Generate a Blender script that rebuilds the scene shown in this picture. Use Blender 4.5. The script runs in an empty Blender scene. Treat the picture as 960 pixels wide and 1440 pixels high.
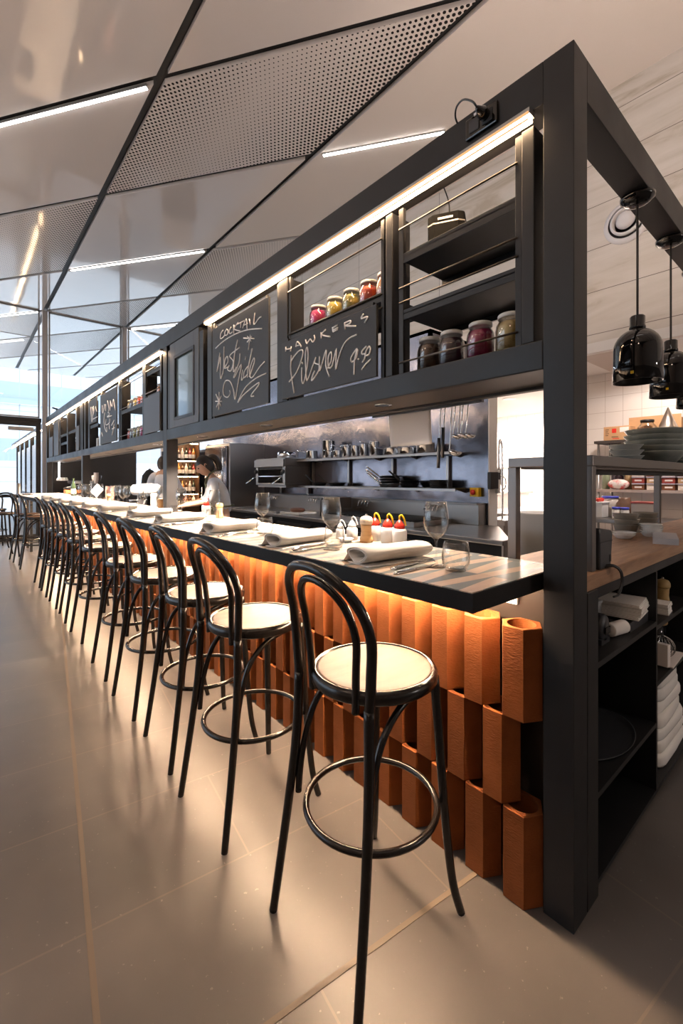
import bpy, math, random
from mathutils import Vector, Matrix
random.seed(7)
PI = math.pi
sc = bpy.context.scene
COL = sc.collection

# ---------------------------------------------------------------- helpers
class MB:
    """Collects shapes and links them as one mesh object."""
    def __init__(s):
        s.v = []; s.f = []; s.sm = []; s.mi = []; s.m = 0
    def add(s, vs, fs, smooth=False):
        o = len(s.v)
        s.v += [tuple(p) for p in vs]
        for q in fs:
            s.f.append(tuple(i + o for i in q)); s.sm.append(smooth); s.mi.append(s.m)
        return s
    def box(s, x0, x1, y0, y1, z0, z1):
        vs = [(x0,y0,z0),(x1,y0,z0),(x1,y1,z0),(x0,y1,z0),(x0,y0,z1),(x1,y0,z1),(x1,y1,z1),(x0,y1,z1)]
        return s.add(vs, [(0,3,2,1),(4,5,6,7),(0,1,5,4),(1,2,6,5),(2,3,7,6),(3,0,4,7)])
    def obox(s, c, h, rx=0, ry=0, rz=0):
        M = Matrix.Translation(c) @ Matrix.Rotation(rz,4,'Z') @ Matrix.Rotation(ry,4,'Y') @ Matrix.Rotation(rx,4,'X')
        vs = [M @ Vector((sx*h[0],sy*h[1],sz*h[2])) for sz in (-1,1) for sx,sy in ((-1,-1),(1,-1),(1,1),(-1,1))]
        return s.add(vs, [(0,3,2,1),(4,5,6,7),(0,1,5,4),(1,2,6,5),(2,3,7,6),(3,0,4,7)])
    def prism(s, poly, z0, z1):
        n = len(poly)
        vs = [(x,y,z0) for x,y in poly] + [(x,y,z1) for x,y in poly]
        return s.add(vs, [tuple(range(n-1,-1,-1)), tuple(range(n,2*n))] + [(i,(i+1)%n,n+(i+1)%n,n+i) for i in range(n)])
    def lathe(s, prof, c=(0,0,0), n=24, M=None, a0=0.0, smooth=True, sx=1, sy=1):
        vs = []; fs = []
        k = len(prof)
        for i in range(n):
            a = a0 + 2*PI*i/n
            for r, z in prof:
                p = Vector((max(r,1e-5)*math.cos(a)*sx, max(r,1e-5)*math.sin(a)*sy, z))
                if M is not None: p = M @ p
                vs.append((p.x+c[0], p.y+c[1], p.z+c[2]))
        for i in range(n):
            j = (i+1) % n
            for q in range(k-1):
                fs.append((i*k+q, j*k+q, j*k+q+1, i*k+q+1))
        if prof[0][0] > 1e-4 and not getattr(s, 'open_', False): fs.append(tuple(i*k for i in range(n-1,-1,-1)))
        if prof[-1][0] > 1e-4 and not getattr(s, 'open_', False): fs.append(tuple(i*k+k-1 for i in range(n)))
        return s.add(vs, fs, smooth)
    def tube(s, pts, r, n=8, closed=False, flat=1.0, smooth=True):
        P = [Vector(p) for p in pts]; m = len(P)
        R = r if isinstance(r, (list, tuple)) else [r]*m
        T = []
        for i in range(m):
            if closed: t = P[(i+1)%m] - P[i-1]
            else: t = P[min(i+1,m-1)] - P[max(i-1,0)]
            T.append(t.normalized() if t.length > 1e-9 else Vector((0,0,1)))
        up = Vector((0,0,1)) if abs(T[0].z) < .9 else Vector((1,0,0))
        u = (up - T[0]*up.dot(T[0])).normalized()
        vs = []; fs = []
        for i in range(m):
            if i:
                u = u - T[i]*u.dot(T[i])
                u = u.normalized() if u.length > 1e-6 else T[i].orthogonal().normalized()
            w = T[i].cross(u)
            for k in range(n):
                a = 2*PI*k/n
                vs.append(P[i] + u*(R[i]*math.cos(a)) + w*(R[i]*flat*math.sin(a)))
        for i in range(m if closed else m-1):
            j = (i+1) % m
            for k in range(n):
                l = (k+1) % n
                fs.append((i*n+k, i*n+l, j*n+l, j*n+k))
        if not closed:
            fs.append(tuple(range(n-1,-1,-1))); fs.append(tuple((m-1)*n+k for k in range(n)))
        return s.add(vs, fs, smooth)
    def ball(s, c, r, n=12, sq=(1,1,1)):
        prof = [(r*math.sin(PI*i/n), -r*math.cos(PI*i/n)) for i in range(n+1)]
        return s.lathe(prof, c, n*2, Matrix.Diagonal((sq[0],sq[1],sq[2],1)))
    def build(s, name, mat, parent=None, bevel=0, seg=2):
        me = bpy.data.meshes.new(name)
        me.from_pydata(s.v, [], s.f)
        for m in (mat if isinstance(mat, (list, tuple)) else [mat]): me.materials.append(m)
        me.polygons.foreach_set('use_smooth', s.sm)
        me.polygons.foreach_set('material_index', s.mi)
        me.update()
        o = bpy.data.objects.new(name, me); COL.objects.link(o)
        if parent is not None: o.parent = parent
        if bevel:
            b = o.modifiers.new('bevel', 'BEVEL'); b.width = bevel; b.segments = seg; b.limit_method = 'ANGLE'; b.angle_limit = .6
            b.harden_normals = False
        return o

def tag(o, label, cat, group=None, kind=None):
    o['label'] = label; o['category'] = cat
    if group: o['group'] = group
    if kind: o['kind'] = kind
    return o
def thing(name, label, cat, loc=(0,0,0), rz=0, group=None):
    o = bpy.data.objects.new(name, None); COL.objects.link(o)
    o.location = loc; o.rotation_euler = (0,0,rz); o.empty_display_size = .1
    return tag(o, label, cat, group)
def struct(name, mb, mat, bevel=0):
    o = mb.build(name, mat, None, bevel); o['kind'] = 'structure'
    return o
def dup(root, label, loc=None, rz=None, group=None):
    def cp(o, par):
        c = o.copy(); COL.objects.link(c)
        if par is not None: c.parent = par
        for ch in KIDS.get(o.name, ()): cp(ch, c)
        return c
    global KIDS
    KIDS = {}
    for o in list(root.children_recursive): KIDS.setdefault(o.parent.name, []).append(o)
    r = cp(root, None); r['label'] = label
    if loc is not None: r.location = loc
    if rz is not None: r.rotation_euler = (0,0,rz)
    if group: r['group'] = group
    return r
ORD = 'first second third fourth fifth sixth seventh eighth ninth tenth eleventh twelfth thirteenth fourteenth fifteenth sixteenth seventeenth eighteenth nineteenth'.split()
TENS = {20:'twent',30:'thirt',40:'fort',50:'fift',60:'sixt',70:'sevent',80:'eight'}
def nth(i):
    if i <= 19: return ORD[i-1]
    t, r = divmod(i, 10)
    return TENS[t*10]+'ieth' if r == 0 else TENS[t*10]+'y-'+ORD[r-1]
def smooth_path(pts, k=6, closed=False):
    """Catmull-Rom through the points."""
    P = [Vector(p) for p in pts]; out = []; n = len(P)
    for i in range(n if closed else n-1):
        g = (lambda j: P[j % n]) if closed else (lambda j: P[max(0, min(n-1, j))])
        a, b, c, d = g(i-1), g(i), g(i+1), g(i+2)
        for q in range(k):
            t = q/k
            out.append(.5*((2*b)+(c-a)*t+(2*a-5*b+4*c-d)*t*t+(3*b-a-3*c+d)*t**3))
    if not closed: out.append(P[-1])
    return out

# ---------------------------------------------------------------- materials
def mat(name, col=(.5,.5,.5), rough=.5, metal=0, spec=.5, em=None, es=0, trans=0, ior=1.45, coat=0, alpha=1):
    m = bpy.data.materials.new(name); m.use_nodes = True
    b = m.node_tree.nodes['Principled BSDF']
    b.inputs['Base Color'].default_value = (*col, 1)
    b.inputs['Roughness'].default_value = rough
    b.inputs['Metallic'].default_value = metal
    b.inputs['Specular IOR Level'].default_value = spec
    b.inputs['Transmission Weight'].default_value = trans
    b.inputs['IOR'].default_value = ior
    b.inputs['Coat Weight'].default_value = coat
    b.inputs['Coat Roughness'].default_value = .08
    if em:
        b.inputs['Emission Color'].default_value = (*em, 1); b.inputs['Emission Strength'].default_value = es
    return m
class NT:
    def __init__(s, m): s.m = m; s.t = m.node_tree; s.b = s.t.nodes['Principled BSDF']
    def n(s, typ, **kw):
        nd = s.t.nodes.new(typ)
        for k, v in kw.items():
            if k.startswith('i_'): nd.inputs[k[2:].replace('_',' ')].default_value = v
            else: setattr(nd, k, v)
        return nd
    def l(s, a, b): s.t.links.new(a, b)
    def math(s, op, a, b=None, c=None):
        nd = s.n('ShaderNodeMath', operation=op)
        for i, x in enumerate((a, b, c)):
            if x is None: continue
            if isinstance(x, (int, float)): nd.inputs[i].default_value = x
            else: s.l(x, nd.inputs[i])
        return nd.outputs[0]
    def mix(s, f, a, b):
        nd = s.n('ShaderNodeMix', data_type='RGBA')
        for i, x in ((0, f), (6, a), (7, b)):
            if isinstance(x, tuple): nd.inputs[i].default_value = (*x, 1)
            elif isinstance(x, (int, float)): nd.inputs[i].default_value = x
            else: s.l(x, nd.inputs[i])
        return nd.outputs[2]
    def coord(s, rot=0, scale=(1,1,1), loc=(0,0,0), kind='Object'):
        tc = s.n('ShaderNodeTexCoord'); mp = s.n('ShaderNodeMapping')
        mp.inputs['Rotation'].default_value = (0,0,rot) if not isinstance(rot, tuple) else rot
        mp.inputs['Scale'].default_value = scale; mp.inputs['Location'].default_value = loc
        s.l(tc.outputs[kind], mp.inputs[0]); return mp.outputs[0]
    def noise(s, vec, scale=5, detail=4, rough=.55, dist=0):
        nd = s.n('ShaderNodeTexNoise'); nd.inputs['Scale'].default_value = scale; nd.inputs['Detail'].default_value = detail
        nd.inputs['Roughness'].default_value = rough; nd.inputs['Distortion'].default_value = dist
        s.l(vec, nd.inputs['Vector']); return nd.outputs[0]
    def ramp(s, f, stops):
        nd = s.n('ShaderNodeValToRGB'); e = nd.color_ramp.elements
        while len(e) < len(stops): e.new(.5)
        for q, (p, c) in zip(e, stops): q.position = p; q.color = (*c, 1) if len(c) == 3 else c
        s.l(f, nd.inputs[0]); return nd.outputs[0]
    def bump(s, h, strength=.2, dist=.01):
        nd = s.n('ShaderNodeBump'); nd.inputs['Strength'].default_value = strength; nd.inputs['Distance'].default_value = dist
        s.l(h, nd.inputs['Height']); s.l(nd.outputs[0], s.b.inputs['Normal'])
    def base(s, c): s.l(c, s.b.inputs['Base Color'])
    def rough(s, c): s.l(c, s.b.inputs['Roughness'])

STEEL = mat('black steel', (.022,.022,.025), .42, spec=.35)
t = NT(STEEL); v = t.coord(scale=(1,1,1)); q = t.noise(v, 3, 5)
t.base(t.ramp(q, [(.35,(.012,.012,.0135)),(.7,(.022,.0215,.023))])); t.rough(t.ramp(q, [(.3,(.36,)*3),(.7,(.5,)*3)]))
BLACK = mat('matt black', (.012,.012,.013), .5)
GLOSSBLACK = mat('gloss black', (.004,.004,.005), .06, coat=.5)
STOOLWOOD = mat('black bentwood', (.010,.008,.007), .22, spec=.5)
SEATWOOD = mat('brown varnished ply', (.12,.06,.035), .46, spec=.25)
t = NT(SEATWOOD); v = t.coord(scale=(1,7,1)); q = t.noise(v, 6, 4)
t.base(t.ramp(q, [(.3,(.050,.026,.016)),(.7,(.085,.045,.028))]))
TERRA = mat('terracotta', (.5,.19,.06), .85, spec=.25)
t = NT(TERRA); v = t.coord(); q = t.noise(v, 9, 5); oi = t.n('ShaderNodeObjectInfo')
c1 = t.ramp(q, [(.3,(.205,.058,.014)),(.7,(.275,.082,.021))])
hs = t.n('ShaderNodeHueSaturation'); t.l(c1, hs.inputs['Color']); t.l(t.math('MULTIPLY_ADD', oi.outputs['Random'], .3, .82), hs.inputs['Value']); t.base(hs.outputs[0])
v2 = t.coord(scale=(1,1,3)); t.bump(t.noise(v2, 70, 3), .5, .004)
LINEN = mat('white linen', (.80,.77,.73), .9)
t = NT(LINEN); t.bump(t.noise(t.coord(), 180, 2), .25, .002)
PAPER = mat('paper', (.80,.74,.70), .85)
PORC = mat('white porcelain', (.82,.80,.77), .18)
STONEWARE = mat('grey green stoneware', (.20,.22,.21), .3)
t = NT(STONEWARE); t.base(t.ramp(t.noise(t.coord(), 12, 4), [(.3,(.16,.18,.17)),(.7,(.27,.29,.27))]))
BOWLCLAY = mat('taupe stoneware', (.26,.23,.19), .45)
SS = mat('stainless steel', (.19,.19,.225), .2, metal=1)
t = NT(SS); v = t.coord(scale=(1,1,1)); q = t.noise(v, 2.2, 2); t.bump(q, .22, .05)
t.rough(t.ramp(t.noise(t.coord(scale=(3,3,90)), 4, 3), [(.3,(.14,)*3),(.7,(.26,)*3)]))
SSB = mat('brushed stainless bench', (.34,.325,.315), .33, metal=1)
PASSSS = mat('dull pass steel', (.19,.17,.16), .42, metal=1)
EDGE = mat('black counter edge', (.010,.009,.009), .55, spec=.25)
CHROME = mat('chrome', (.75,.75,.76), .09, metal=1)
DARKSS = mat('dark oven glass', (.01,.01,.012), .08)
WOODTOP = mat('pale turned beech', (.62,.36,.16), .45)
t = NT(WOODTOP); t.base(t.ramp(t.noise(t.coord(scale=(1,1,6)), 14, 3), [(.3,(.55,.31,.13)),(.7,(.68,.42,.20))]))
DIMWOOD = mat('olive beech', (.40,.27,.11), .5)
MELAM = mat('black melamine', (.010,.010,.011), .4)
WHITEP = mat('white plastic', (.82,.82,.82), .3)
GREYP = mat('charcoal plastic', (.028,.030,.036), .38)
REDP = mat('red plastic', (.62,.03,.015), .35)
YELP = mat('yellow plastic', (.85,.55,.02), .4)
LIDWHITE = mat('white enamel lid', (.8,.78,.74), .3)
CARD = mat('brown cardboard', (.52,.30,.15), .8)
CHALK = mat('chalk marker', (.95,.92,.90), .9)
BOARD = mat('blackboard', (.026,.026,.028), .55)
SKIN = mat('skin', (.50,.30,.21), .5)
HAIR = mat('dark hair', (.012,.009,.008), .45)
SHIRT = mat('white shirt', (.72,.72,.75), .8)
APRON = mat('olive apron', (.10,.10,.06), .85)
TROUS = mat('dark trousers', (.03,.03,.035), .8)
GREYPANEL = mat('grey laminate', (.07,.07,.075), .5)

def led(name, col, s):
    m = bpy.data.materials.new(name); m.use_nodes = True; nt = m.node_tree
    nt.nodes.clear(); e = nt.nodes.new('ShaderNodeEmission'); o = nt.nodes.new('ShaderNodeOutputMaterial')
    e.inputs[0].default_value = (*col, 1); e.inputs[1].default_value = s; nt.links.new(e.outputs[0], o.inputs[0]); return m
WARM_LED = led('warm led', (1,.66,.38), 75)
HALO_LIP = led('warm halo lip', (1,.50,.22), 1.1)
UNDER_LED = led('amber led', (1,.68,.43), 420)
COOL_LED = led('cool white led', (1,.95,.92), 14)
TUBE_LED = led('cool tube', (.80,.88,1), 16)
DOWN_LED = led('downlight disc', (1,.85,.7), 14)
KITCH_LED = led('kitchen downlight', (1,.88,.8), 30)

# concrete floor tiles, laid on a grid turned a little from the bar
FLOOR = mat('concrete tile', (.3,.28,.26), .38)
TR = math.radians(7.3)
t = NT(FLOOR)
v = t.coord(rot=TR, loc=(0.0,0.0,0))
br = t.n('ShaderNodeTexBrick'); br.offset = .5; br.squash = 1
for k_, x_ in (('Scale',1),('Mortar Size',.0035),('Mortar Smooth',.1),('Bias',0),('Brick Width',1.0),('Row Height',.505)): br.inputs[k_].default_value = x_
mp = t.n('ShaderNodeVectorMath', operation='ADD'); mp.inputs[1].default_value = (10.2,10.305,0); t.l(v, mp.inputs[0]); t.l(mp.outputs[0], br.inputs['Vector'])
br.inputs['Color1'].default_value = (.100,.090,.083,1); br.inputs['Color2'].default_value = (.125,.113,.104,1); br.inputs['Mortar'].default_value = (.19,.15,.12,1)
n1 = t.noise(t.coord(), 2.0, 3, .5); n2 = t.noise(t.coord(), 60, 3)
c = t.mix(.55, br.outputs['Color'], t.ramp(n1, [(.25,(.055,.052,.052)),(.75,(.165,.147,.134))]))
c = t.mix(t.math('MULTIPLY', t.math('GREATER_THAN', n2, .70), .25), c, (.42,.38,.33))
t.base(c); t.rough(t.ramp(n1, [(.1,(.25,)*3),(.9,(.38,)*3)])); t.bump(n2, .03, .002)
JOINT = mat('bronze floor joint', (.165,.128,.095), .5)

# glossy ceiling panels
PANEL = mat('gloss ceiling panel', (.84,.77,.73), .05, spec=.8, coat=1)
t = NT(PANEL); t.bump(t.noise(t.coord(), .9, 2), .22, .05)
MATTEPANEL = mat('satin ceiling panel', (.86,.78,.72), .3)
PERF = mat('perforated ceiling panel', (.6,.55,.52), .1, coat=.3)
t = NT(PERF); tc = t.n('ShaderNodeTexCoord'); sp = t.n('ShaderNodeSeparateXYZ'); t.l(tc.outputs['Object'], sp.inputs[0])
def dotfield(ox, oy):
    P = .062
    a = t.math('SUBTRACT', t.math('FRACT', t.math('ADD', t.math('DIVIDE', sp.outputs[0], P*.8), ox)), .5)
    b = t.math('SUBTRACT', t.math('FRACT', t.math('ADD', t.math('DIVIDE', sp.outputs[1], P*1.25), oy)), .5)
    a = t.math('MULTIPLY', a, .8); b = t.math('MULTIPLY', b, 1.25)
    return t.math('SQRT', t.math('ADD', t.math('MULTIPLY', a, a), t.math('MULTIPLY', b, b)))
d = t.math('MINIMUM', dotfield(0,0), dotfield(.5,.5))
rad = t.math('MULTIPLY_ADD', t.math('ABSOLUTE', t.math('SUBTRACT', sp.outputs[0], .75)), .19, .085)
rad = t.math('MINIMUM', t.math('MAXIMUM', rad, .09), .29)
msk = t.math('LESS_THAN', d, rad)
t.base(t.mix(msk, (.84,.77,.73), (.03,.028,.027)))
t.l(t.math('MULTIPLY_ADD', msk, .5, .1), t.b.inputs['Roughness'])
t.l(t.math('MULTIPLY_ADD', msk, -.5, .5), t.b.inputs['Specular IOR Level']); t.l(t.math('MULTIPLY_ADD', msk, -.3, .3), t.b.inputs['Coat Weight'])

# beige stone cladding above the kitchen
MARBLE = mat('beige vein stone', (.6,.55,.48), .4)
t = NT(MARBLE); tc = t.n('ShaderNodeTexCoord'); mpn = t.n('ShaderNodeMapping'); t.l(tc.outputs['Object'], mpn.inputs[0])
mpn.inputs['Scale'].default_value = (1,.35,2.4); mpn.inputs['Rotation'].default_value = (.16,0,0)
q = t.noise(mpn.outputs[0], 1.6, 7, .6, 1.2)
c = t.ramp(q, [(.36,(.50,.43,.34)),(.46,(.66,.60,.53)),(.62,(.74,.68,.62)),(.8,(.61,.54,.45))])
sp = t.n('ShaderNodeSeparateXYZ'); t.l(tc.outputs['Object'], sp.inputs[0])
hz = t.math('LESS_THAN', t.math('FRACT', t.math('ADD', t.math('DIVIDE', sp.outputs[2], .425), 40-4.925/.425)), .014)
vy = t.math('LESS_THAN', t.math('FRACT', t.math('DIVIDE', t.math('ADD', sp.outputs[1], 40-.94), 1.56)), .0035)
t.base(t.mix(t.math('MAXIMUM', hz, vy), c, (.16,.12,.10)))

TILE = mat('white kitchen tile', (.8,.76,.72), .14)
t = NT(TILE); tc = t.n('ShaderNodeTexCoord'); sp = t.n('ShaderNodeSeparateXYZ'); t.l(tc.outputs['Object'], sp.inputs[0])
hor = t.math('ADD', sp.outputs[0], sp.outputs[1])
g = t.math('MAXIMUM', t.math('LESS_THAN', t.math('FRACT', t.math('DIVIDE', t.math('ADD', hor, 40), .2)), .02), t.math('LESS_THAN', t.math('FRACT', t.math('DIVIDE', t.math('ADD', sp.outputs[2], 4), .2)), .02))
t.base(t.mix(g, (.80,.75,.71), (.50,.43,.38)))
KCEIL = mat('kitchen ceiling paint', (.82,.78,.75), .6)
PLASTER = mat('pale plaster', (.55,.50,.46), .8)

# inlaid wedge stripes of the counter top
INLAY = mat('striped inlay counter', (.6,.48,.38), .22)
t = NT(INLAY); tc = t.n('ShaderNodeTexCoord'); sp = t.n('ShaderNodeSeparateXYZ'); t.l(tc.outputs['Object'], sp.inputs[0])
X, Y = sp.outputs[0], sp.outputs[1]
row = t.math('FLOOR', t.math('DIVIDE', t.math('ADD', X, 5.37), .29))
fx = t.math('FRACT', t.math('DIVIDE', t.math('ADD', X, 5.37), .29))
yy = t.math('ADD', Y, t.math('MULTIPLY', row, .033))
fy = t.math('ABSOLUTE', t.math('SUBTRACT', t.math('FRACT', t.math('DIVIDE', t.math('ADD', yy, 5), .085)), .5))
flip = t.math('GREATER_THAN', t.math('FRACT', t.math('MULTIPLY', t.math('FLOOR', t.math('DIVIDE', t.math('ADD', yy, 5), .085)), .5)), .25)
w = t.math('ABSOLUTE', t.math('SUBTRACT', fx, flip))
stripe = t.math('LESS_THAN', fy, t.math('MULTIPLY_ADD', w, .40, .03))
seam = t.math('LESS_THAN', fx, .006)
cell = t.n('ShaderNodeTexWhiteNoise', noise_dimensions='2D')
cv = t.n('ShaderNodeCombineXYZ'); t.l(row, cv.inputs[0]); t.l(t.math('FLOOR', t.math('DIVIDE', t.math('ADD', yy, 5), .085)), cv.inputs[1]); t.l(cv.outputs[0], cell.inputs[0])
cs = t.mix(cell.outputs[0], (.20,.21,.20), (.33,.34,.31))
cb = t.mix(t.noise(t.coord(scale=(1,5,1)), 9, 3), (.60,.43,.31), (.70,.54,.42))
c = t.mix(stripe, cb, cs); c = t.mix(seam, c, (.30,.24,.2)); t.base(c)

TIMBER = mat('oiled timber worktop', (.32,.17,.09), .38)
t = NT(TIMBER); q = t.noise(t.coord(scale=(1.2,14,14)), 3.2, 6, .6, .6)
c = t.ramp(q, [(.25,(.20,.10,.055)),(.5,(.36,.20,.11)),(.75,(.46,.28,.165))])
kn = t.noise(t.coord(scale=(3,7,1)), 2.6, 1); c = t.mix(t.math('MULTIPLY', t.math('GREATER_THAN', kn, .70), .55), c, (.10,.055,.035)); t.base(c)
def glaze(nm='window glass', ior=.55, tint=(.93,.96,.97), edge=1.0):
    m = bpy.data.materials.new(nm); m.use_nodes = True; nt = m.node_tree; nt.nodes.clear()
    o = nt.nodes.new('ShaderNodeOutputMaterial'); mx = nt.nodes.new('ShaderNodeMixShader'); tr = nt.nodes.new('ShaderNodeBsdfTransparent'); gl = nt.nodes.new('ShaderNodeBsdfGlossy'); fr = nt.nodes.new('ShaderNodeLayerWeight'); fr.inputs[0].default_value = .5
    pw = nt.nodes.new('ShaderNodeMath'); pw.operation = 'POWER'; nt.links.new(fr.outputs['Facing'], pw.inputs[0]); pw.inputs[1].default_value = 2.6
    ma = nt.nodes.new('ShaderNodeMath'); ma.operation = 'MULTIPLY_ADD'; nt.links.new(pw.outputs[0], ma.inputs[0]); ma.inputs[1].default_value = ior; ma.inputs[2].default_value = .05; gl.inputs['Roughness'].default_value = .02; cm = nt.nodes.new('ShaderNodeMix'); cm.data_type = 'RGBA'; p3 = nt.nodes.new('ShaderNodeMath'); p3.operation = 'POWER'; p3.inputs[1].default_value = 4; nt.links.new(fr.outputs['Facing'], p3.inputs[0]); nt.links.new(p3.outputs[0], cm.inputs[0]); cm.inputs[6].default_value = (*tint,1); cm.inputs[7].default_value = (*[edge*q for q in tint],1); nt.links.new(cm.outputs[2], tr.inputs[0])
    nt.links.new(ma.outputs[0], mx.inputs[0]); nt.links.new(tr.outputs[0], mx.inputs[1]); nt.links.new(gl.outputs[0], mx.inputs[2]); nt.links.new(mx.outputs[0], o.inputs[0]); return m
PANE = glaze(); GLASS = glaze('clear glass', .75, (.975,.975,.97), .35)
ALU = mat('grey aluminium', (.33,.32,.31), .4, metal=.6)
CHALK_COCKTAIL=[[(2.301,2.384),(2.335,2.371),(2.342,2.336),(2.301,2.335),(2.28,2.343)],[(2.247,2.377),(2.273,2.362),(2.267,2.339),(2.233,2.34),(2.227,2.363),(2.247,2.377)],[(2.181,2.375),(2.207,2.358),(2.201,2.335),(2.162,2.337)],[(2.143,2.38),(2.143,2.321)],[(2.081,2.378),(2.137,2.351),(2.056,2.317)],[(2.099,2.371),(2.003,2.368)],[(2.044,2.371),(2.05,2.335)],[(2.021,2.325),(1.974,2.372),(1.962,2.298)],[(2.003,2.34),(1.957,2.339)],[(1.934,2.361),(1.923,2.322)],[(1.864,2.38),(1.878,2.312),(1.814,2.333),(1.788,2.334)],[(2.42,2.285),(2.294,2.306),(2.124,2.313),(1.945,2.297),(1.782,2.261)],[(2.009,2.259),(1.873,2.223)],[(1.923,2.258),(1.945,2.168)],[(1.957,2.258),(1.911,2.216)],[(1.906,2.245),(1.962,2.222)],[(2.349,2.238),(2.394,2.116),(2.342,2.206),(2.342,2.057),(2.294,2.116),(2.287,2.268)],[(2.287,2.115),(2.227,2.152),(2.24,2.191),(2.273,2.167),(2.273,2.118),(2.233,2.117)],[(2.162,2.198),(2.201,2.182),(2.149,2.136),(2.181,2.083),(2.233,2.099),(2.207,2.124)],[(2.087,2.266),(2.13,2.185),(2.149,2.071),(2.105,2.092)],[(2.162,2.198),(2.063,2.211)],[(2.056,2.17),(2.069,2.114),(2.137,2.045),(2.13,2.032),(2.038,2.097),(2.075,2.0),(2.124,1.882),(2.149,1.953),(2.201,2.015),(2.267,2.026),(2.301,1.976),(2.287,1.931),(2.233,1.912),(2.194,1.93),(2.201,1.952)],[(2.021,2.059),(2.038,1.994),(2.003,2.01)],[(1.977,2.133),(1.987,2.115)],[(1.895,2.168),(1.945,2.062),(1.957,1.997)],[(1.951,2.068),(1.997,2.043),(2.003,2.005),(1.957,2.019)],[(1.934,1.998),(1.873,2.075),(1.878,2.104),(1.923,2.052),(1.923,1.996),(1.889,1.99),(1.814,2.031),(1.751,2.057)],[(1.731,1.984),(1.857,1.974),(1.991,1.935),(2.087,1.856),(2.015,1.893),(1.9,1.926),(1.819,1.943),(1.824,1.925),(1.9,1.887),(1.911,1.872),(1.878,1.87)],[(2.363,1.967),(2.37,1.843)],[(2.42,1.909),(2.321,1.896)],[(2.413,1.959),(2.335,1.864)],[(2.328,1.934),(2.406,1.866)]]
CHALK_PILSNER=[[(1.523,2.093),(1.523,2.068)],[(1.468,2.084),(1.477,2.058)],[(1.523,2.079),(1.47,2.072)],[(1.426,2.071),(1.41,2.095),(1.374,2.06)],[(1.415,2.075),(1.389,2.073)],[(1.336,2.089),(1.324,2.066),(1.295,2.082),(1.276,2.063),(1.257,2.073),(1.262,2.094)],[(1.204,2.094),(1.202,2.063)],[(1.166,2.098),(1.197,2.081),(1.131,2.054)],[(1.114,2.096),(1.11,2.073)],[(1.114,2.093),(1.076,2.097)],[(1.11,2.082),(1.074,2.084)],[(1.11,2.073),(1.074,2.075)],[(1.024,2.093),(1.02,2.063)],[(1.024,2.093),(0.984,2.093),(0.988,2.081),(1.016,2.078),(0.946,2.058)],[(0.894,2.099),(0.909,2.083),(0.869,2.079),(0.887,2.057)],[(1.468,2.035),(1.473,1.951),(1.441,1.824)],[(1.49,1.893),(1.415,1.934),(1.364,2.007),(1.364,2.04),(1.405,2.04),(1.468,2.005)],[(1.369,1.949),(1.369,1.879),(1.349,1.869),(1.314,1.974),(1.319,2.044),(1.336,2.013),(1.329,1.889),(1.31,1.883),(1.248,1.977),(1.257,1.951),(1.215,1.931),(1.229,1.9),(1.281,1.864),(1.276,1.886),(1.257,1.911)],[(1.368,1.977),(1.362,1.967)],[(1.215,1.976),(1.215,1.903),(1.162,1.998),(1.166,1.922),(1.136,1.859)],[(1.153,1.903),(1.123,1.935),(1.123,1.978),(1.144,1.961),(1.144,1.907),(1.114,1.912),(1.083,1.986),(1.089,1.885),(1.064,1.944),(1.032,1.99),(0.992,2.012),(0.939,2.017)],[(0.939,1.954),(0.977,1.921),(0.973,1.9),(0.942,1.914),(0.935,1.953),(0.954,1.901),(0.957,1.838)],[(0.931,1.905),(0.924,1.899)],[(0.876,1.95),(0.902,1.936),(0.905,1.921),(0.884,1.917),(0.887,1.895),(0.902,1.883)],[(0.859,1.946),(0.876,1.93),(0.88,1.911),(0.859,1.911),(0.85,1.934),(0.859,1.946)],[(0.846,1.887),(0.88,1.871),(0.905,1.851)]]
CHALK_TALL=[[(5.753,2.299),(5.741,2.201),(5.683,2.223),(5.637,2.296)],[(5.58,2.289),(5.58,2.205)],[(5.481,2.32),(5.415,2.224),(5.426,2.182)],[(5.352,2.308),(5.352,2.184)],[(5.352,2.297),(5.268,2.222),(5.207,2.299),(5.127,2.163)],[(5.614,2.192),(5.66,2.096),(5.614,1.991),(5.525,1.939),(5.525,2.0)],[(5.459,2.175),(5.373,2.143),(5.502,2.124),(5.268,2.116)],[(5.547,2.101),(5.569,2.031),(5.394,2.042),(5.373,2.089)],[(5.394,2.026),(5.394,1.961)],[(5.167,2.052),(5.289,2.0)],[(5.167,2.005),(5.268,1.881)],[(5.268,1.956),(5.147,1.961)],[(5.777,1.948),(5.73,1.899)]]
CHALK_SHORT=[[(6.421,2.358),(6.351,2.146),(6.283,2.28),(6.338,2.348)],[(6.256,2.35),(6.229,2.274),(6.31,2.222)],[(6.124,2.328),(6.073,2.256)],[(6.283,2.176),(6.047,2.182)]]
# ---------------------------------------------------------------- the room
FY = 11.45                                   # plane of the far glass front
CZ = 5.15                                    # ceiling height
b = MB(); b.box(-9,8,-6,FY+9,-.12,0); struct('floor', b, FLOOR)
ANG = Matrix.Rotation(-TR, 2)
def jpt(xp, yp):                             # point on the tile grid
    q = ANG @ Vector((xp, yp)); return (q.x, q.y, 0)
b = MB()
p0, p1 = Vector(jpt(-1.205,-6)), Vector(jpt(-1.205,11.5)); c = (p0+p1)/2
b.obox((c.x,c.y,0), (.008,(p1-p0).length/2,.0015), rz=-TR); struct('trim_1', b, JOINT)
b = MB(); p0, p1 = Vector(jpt(-1.205,.300)), Vector(jpt(.05,.300)); c = (p0+p1)/2
b.obox((c.x,c.y,0), ((p1-p0).length/2,.008,.0015), rz=-TR); struct('trim_2', b, JOINT)

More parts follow.
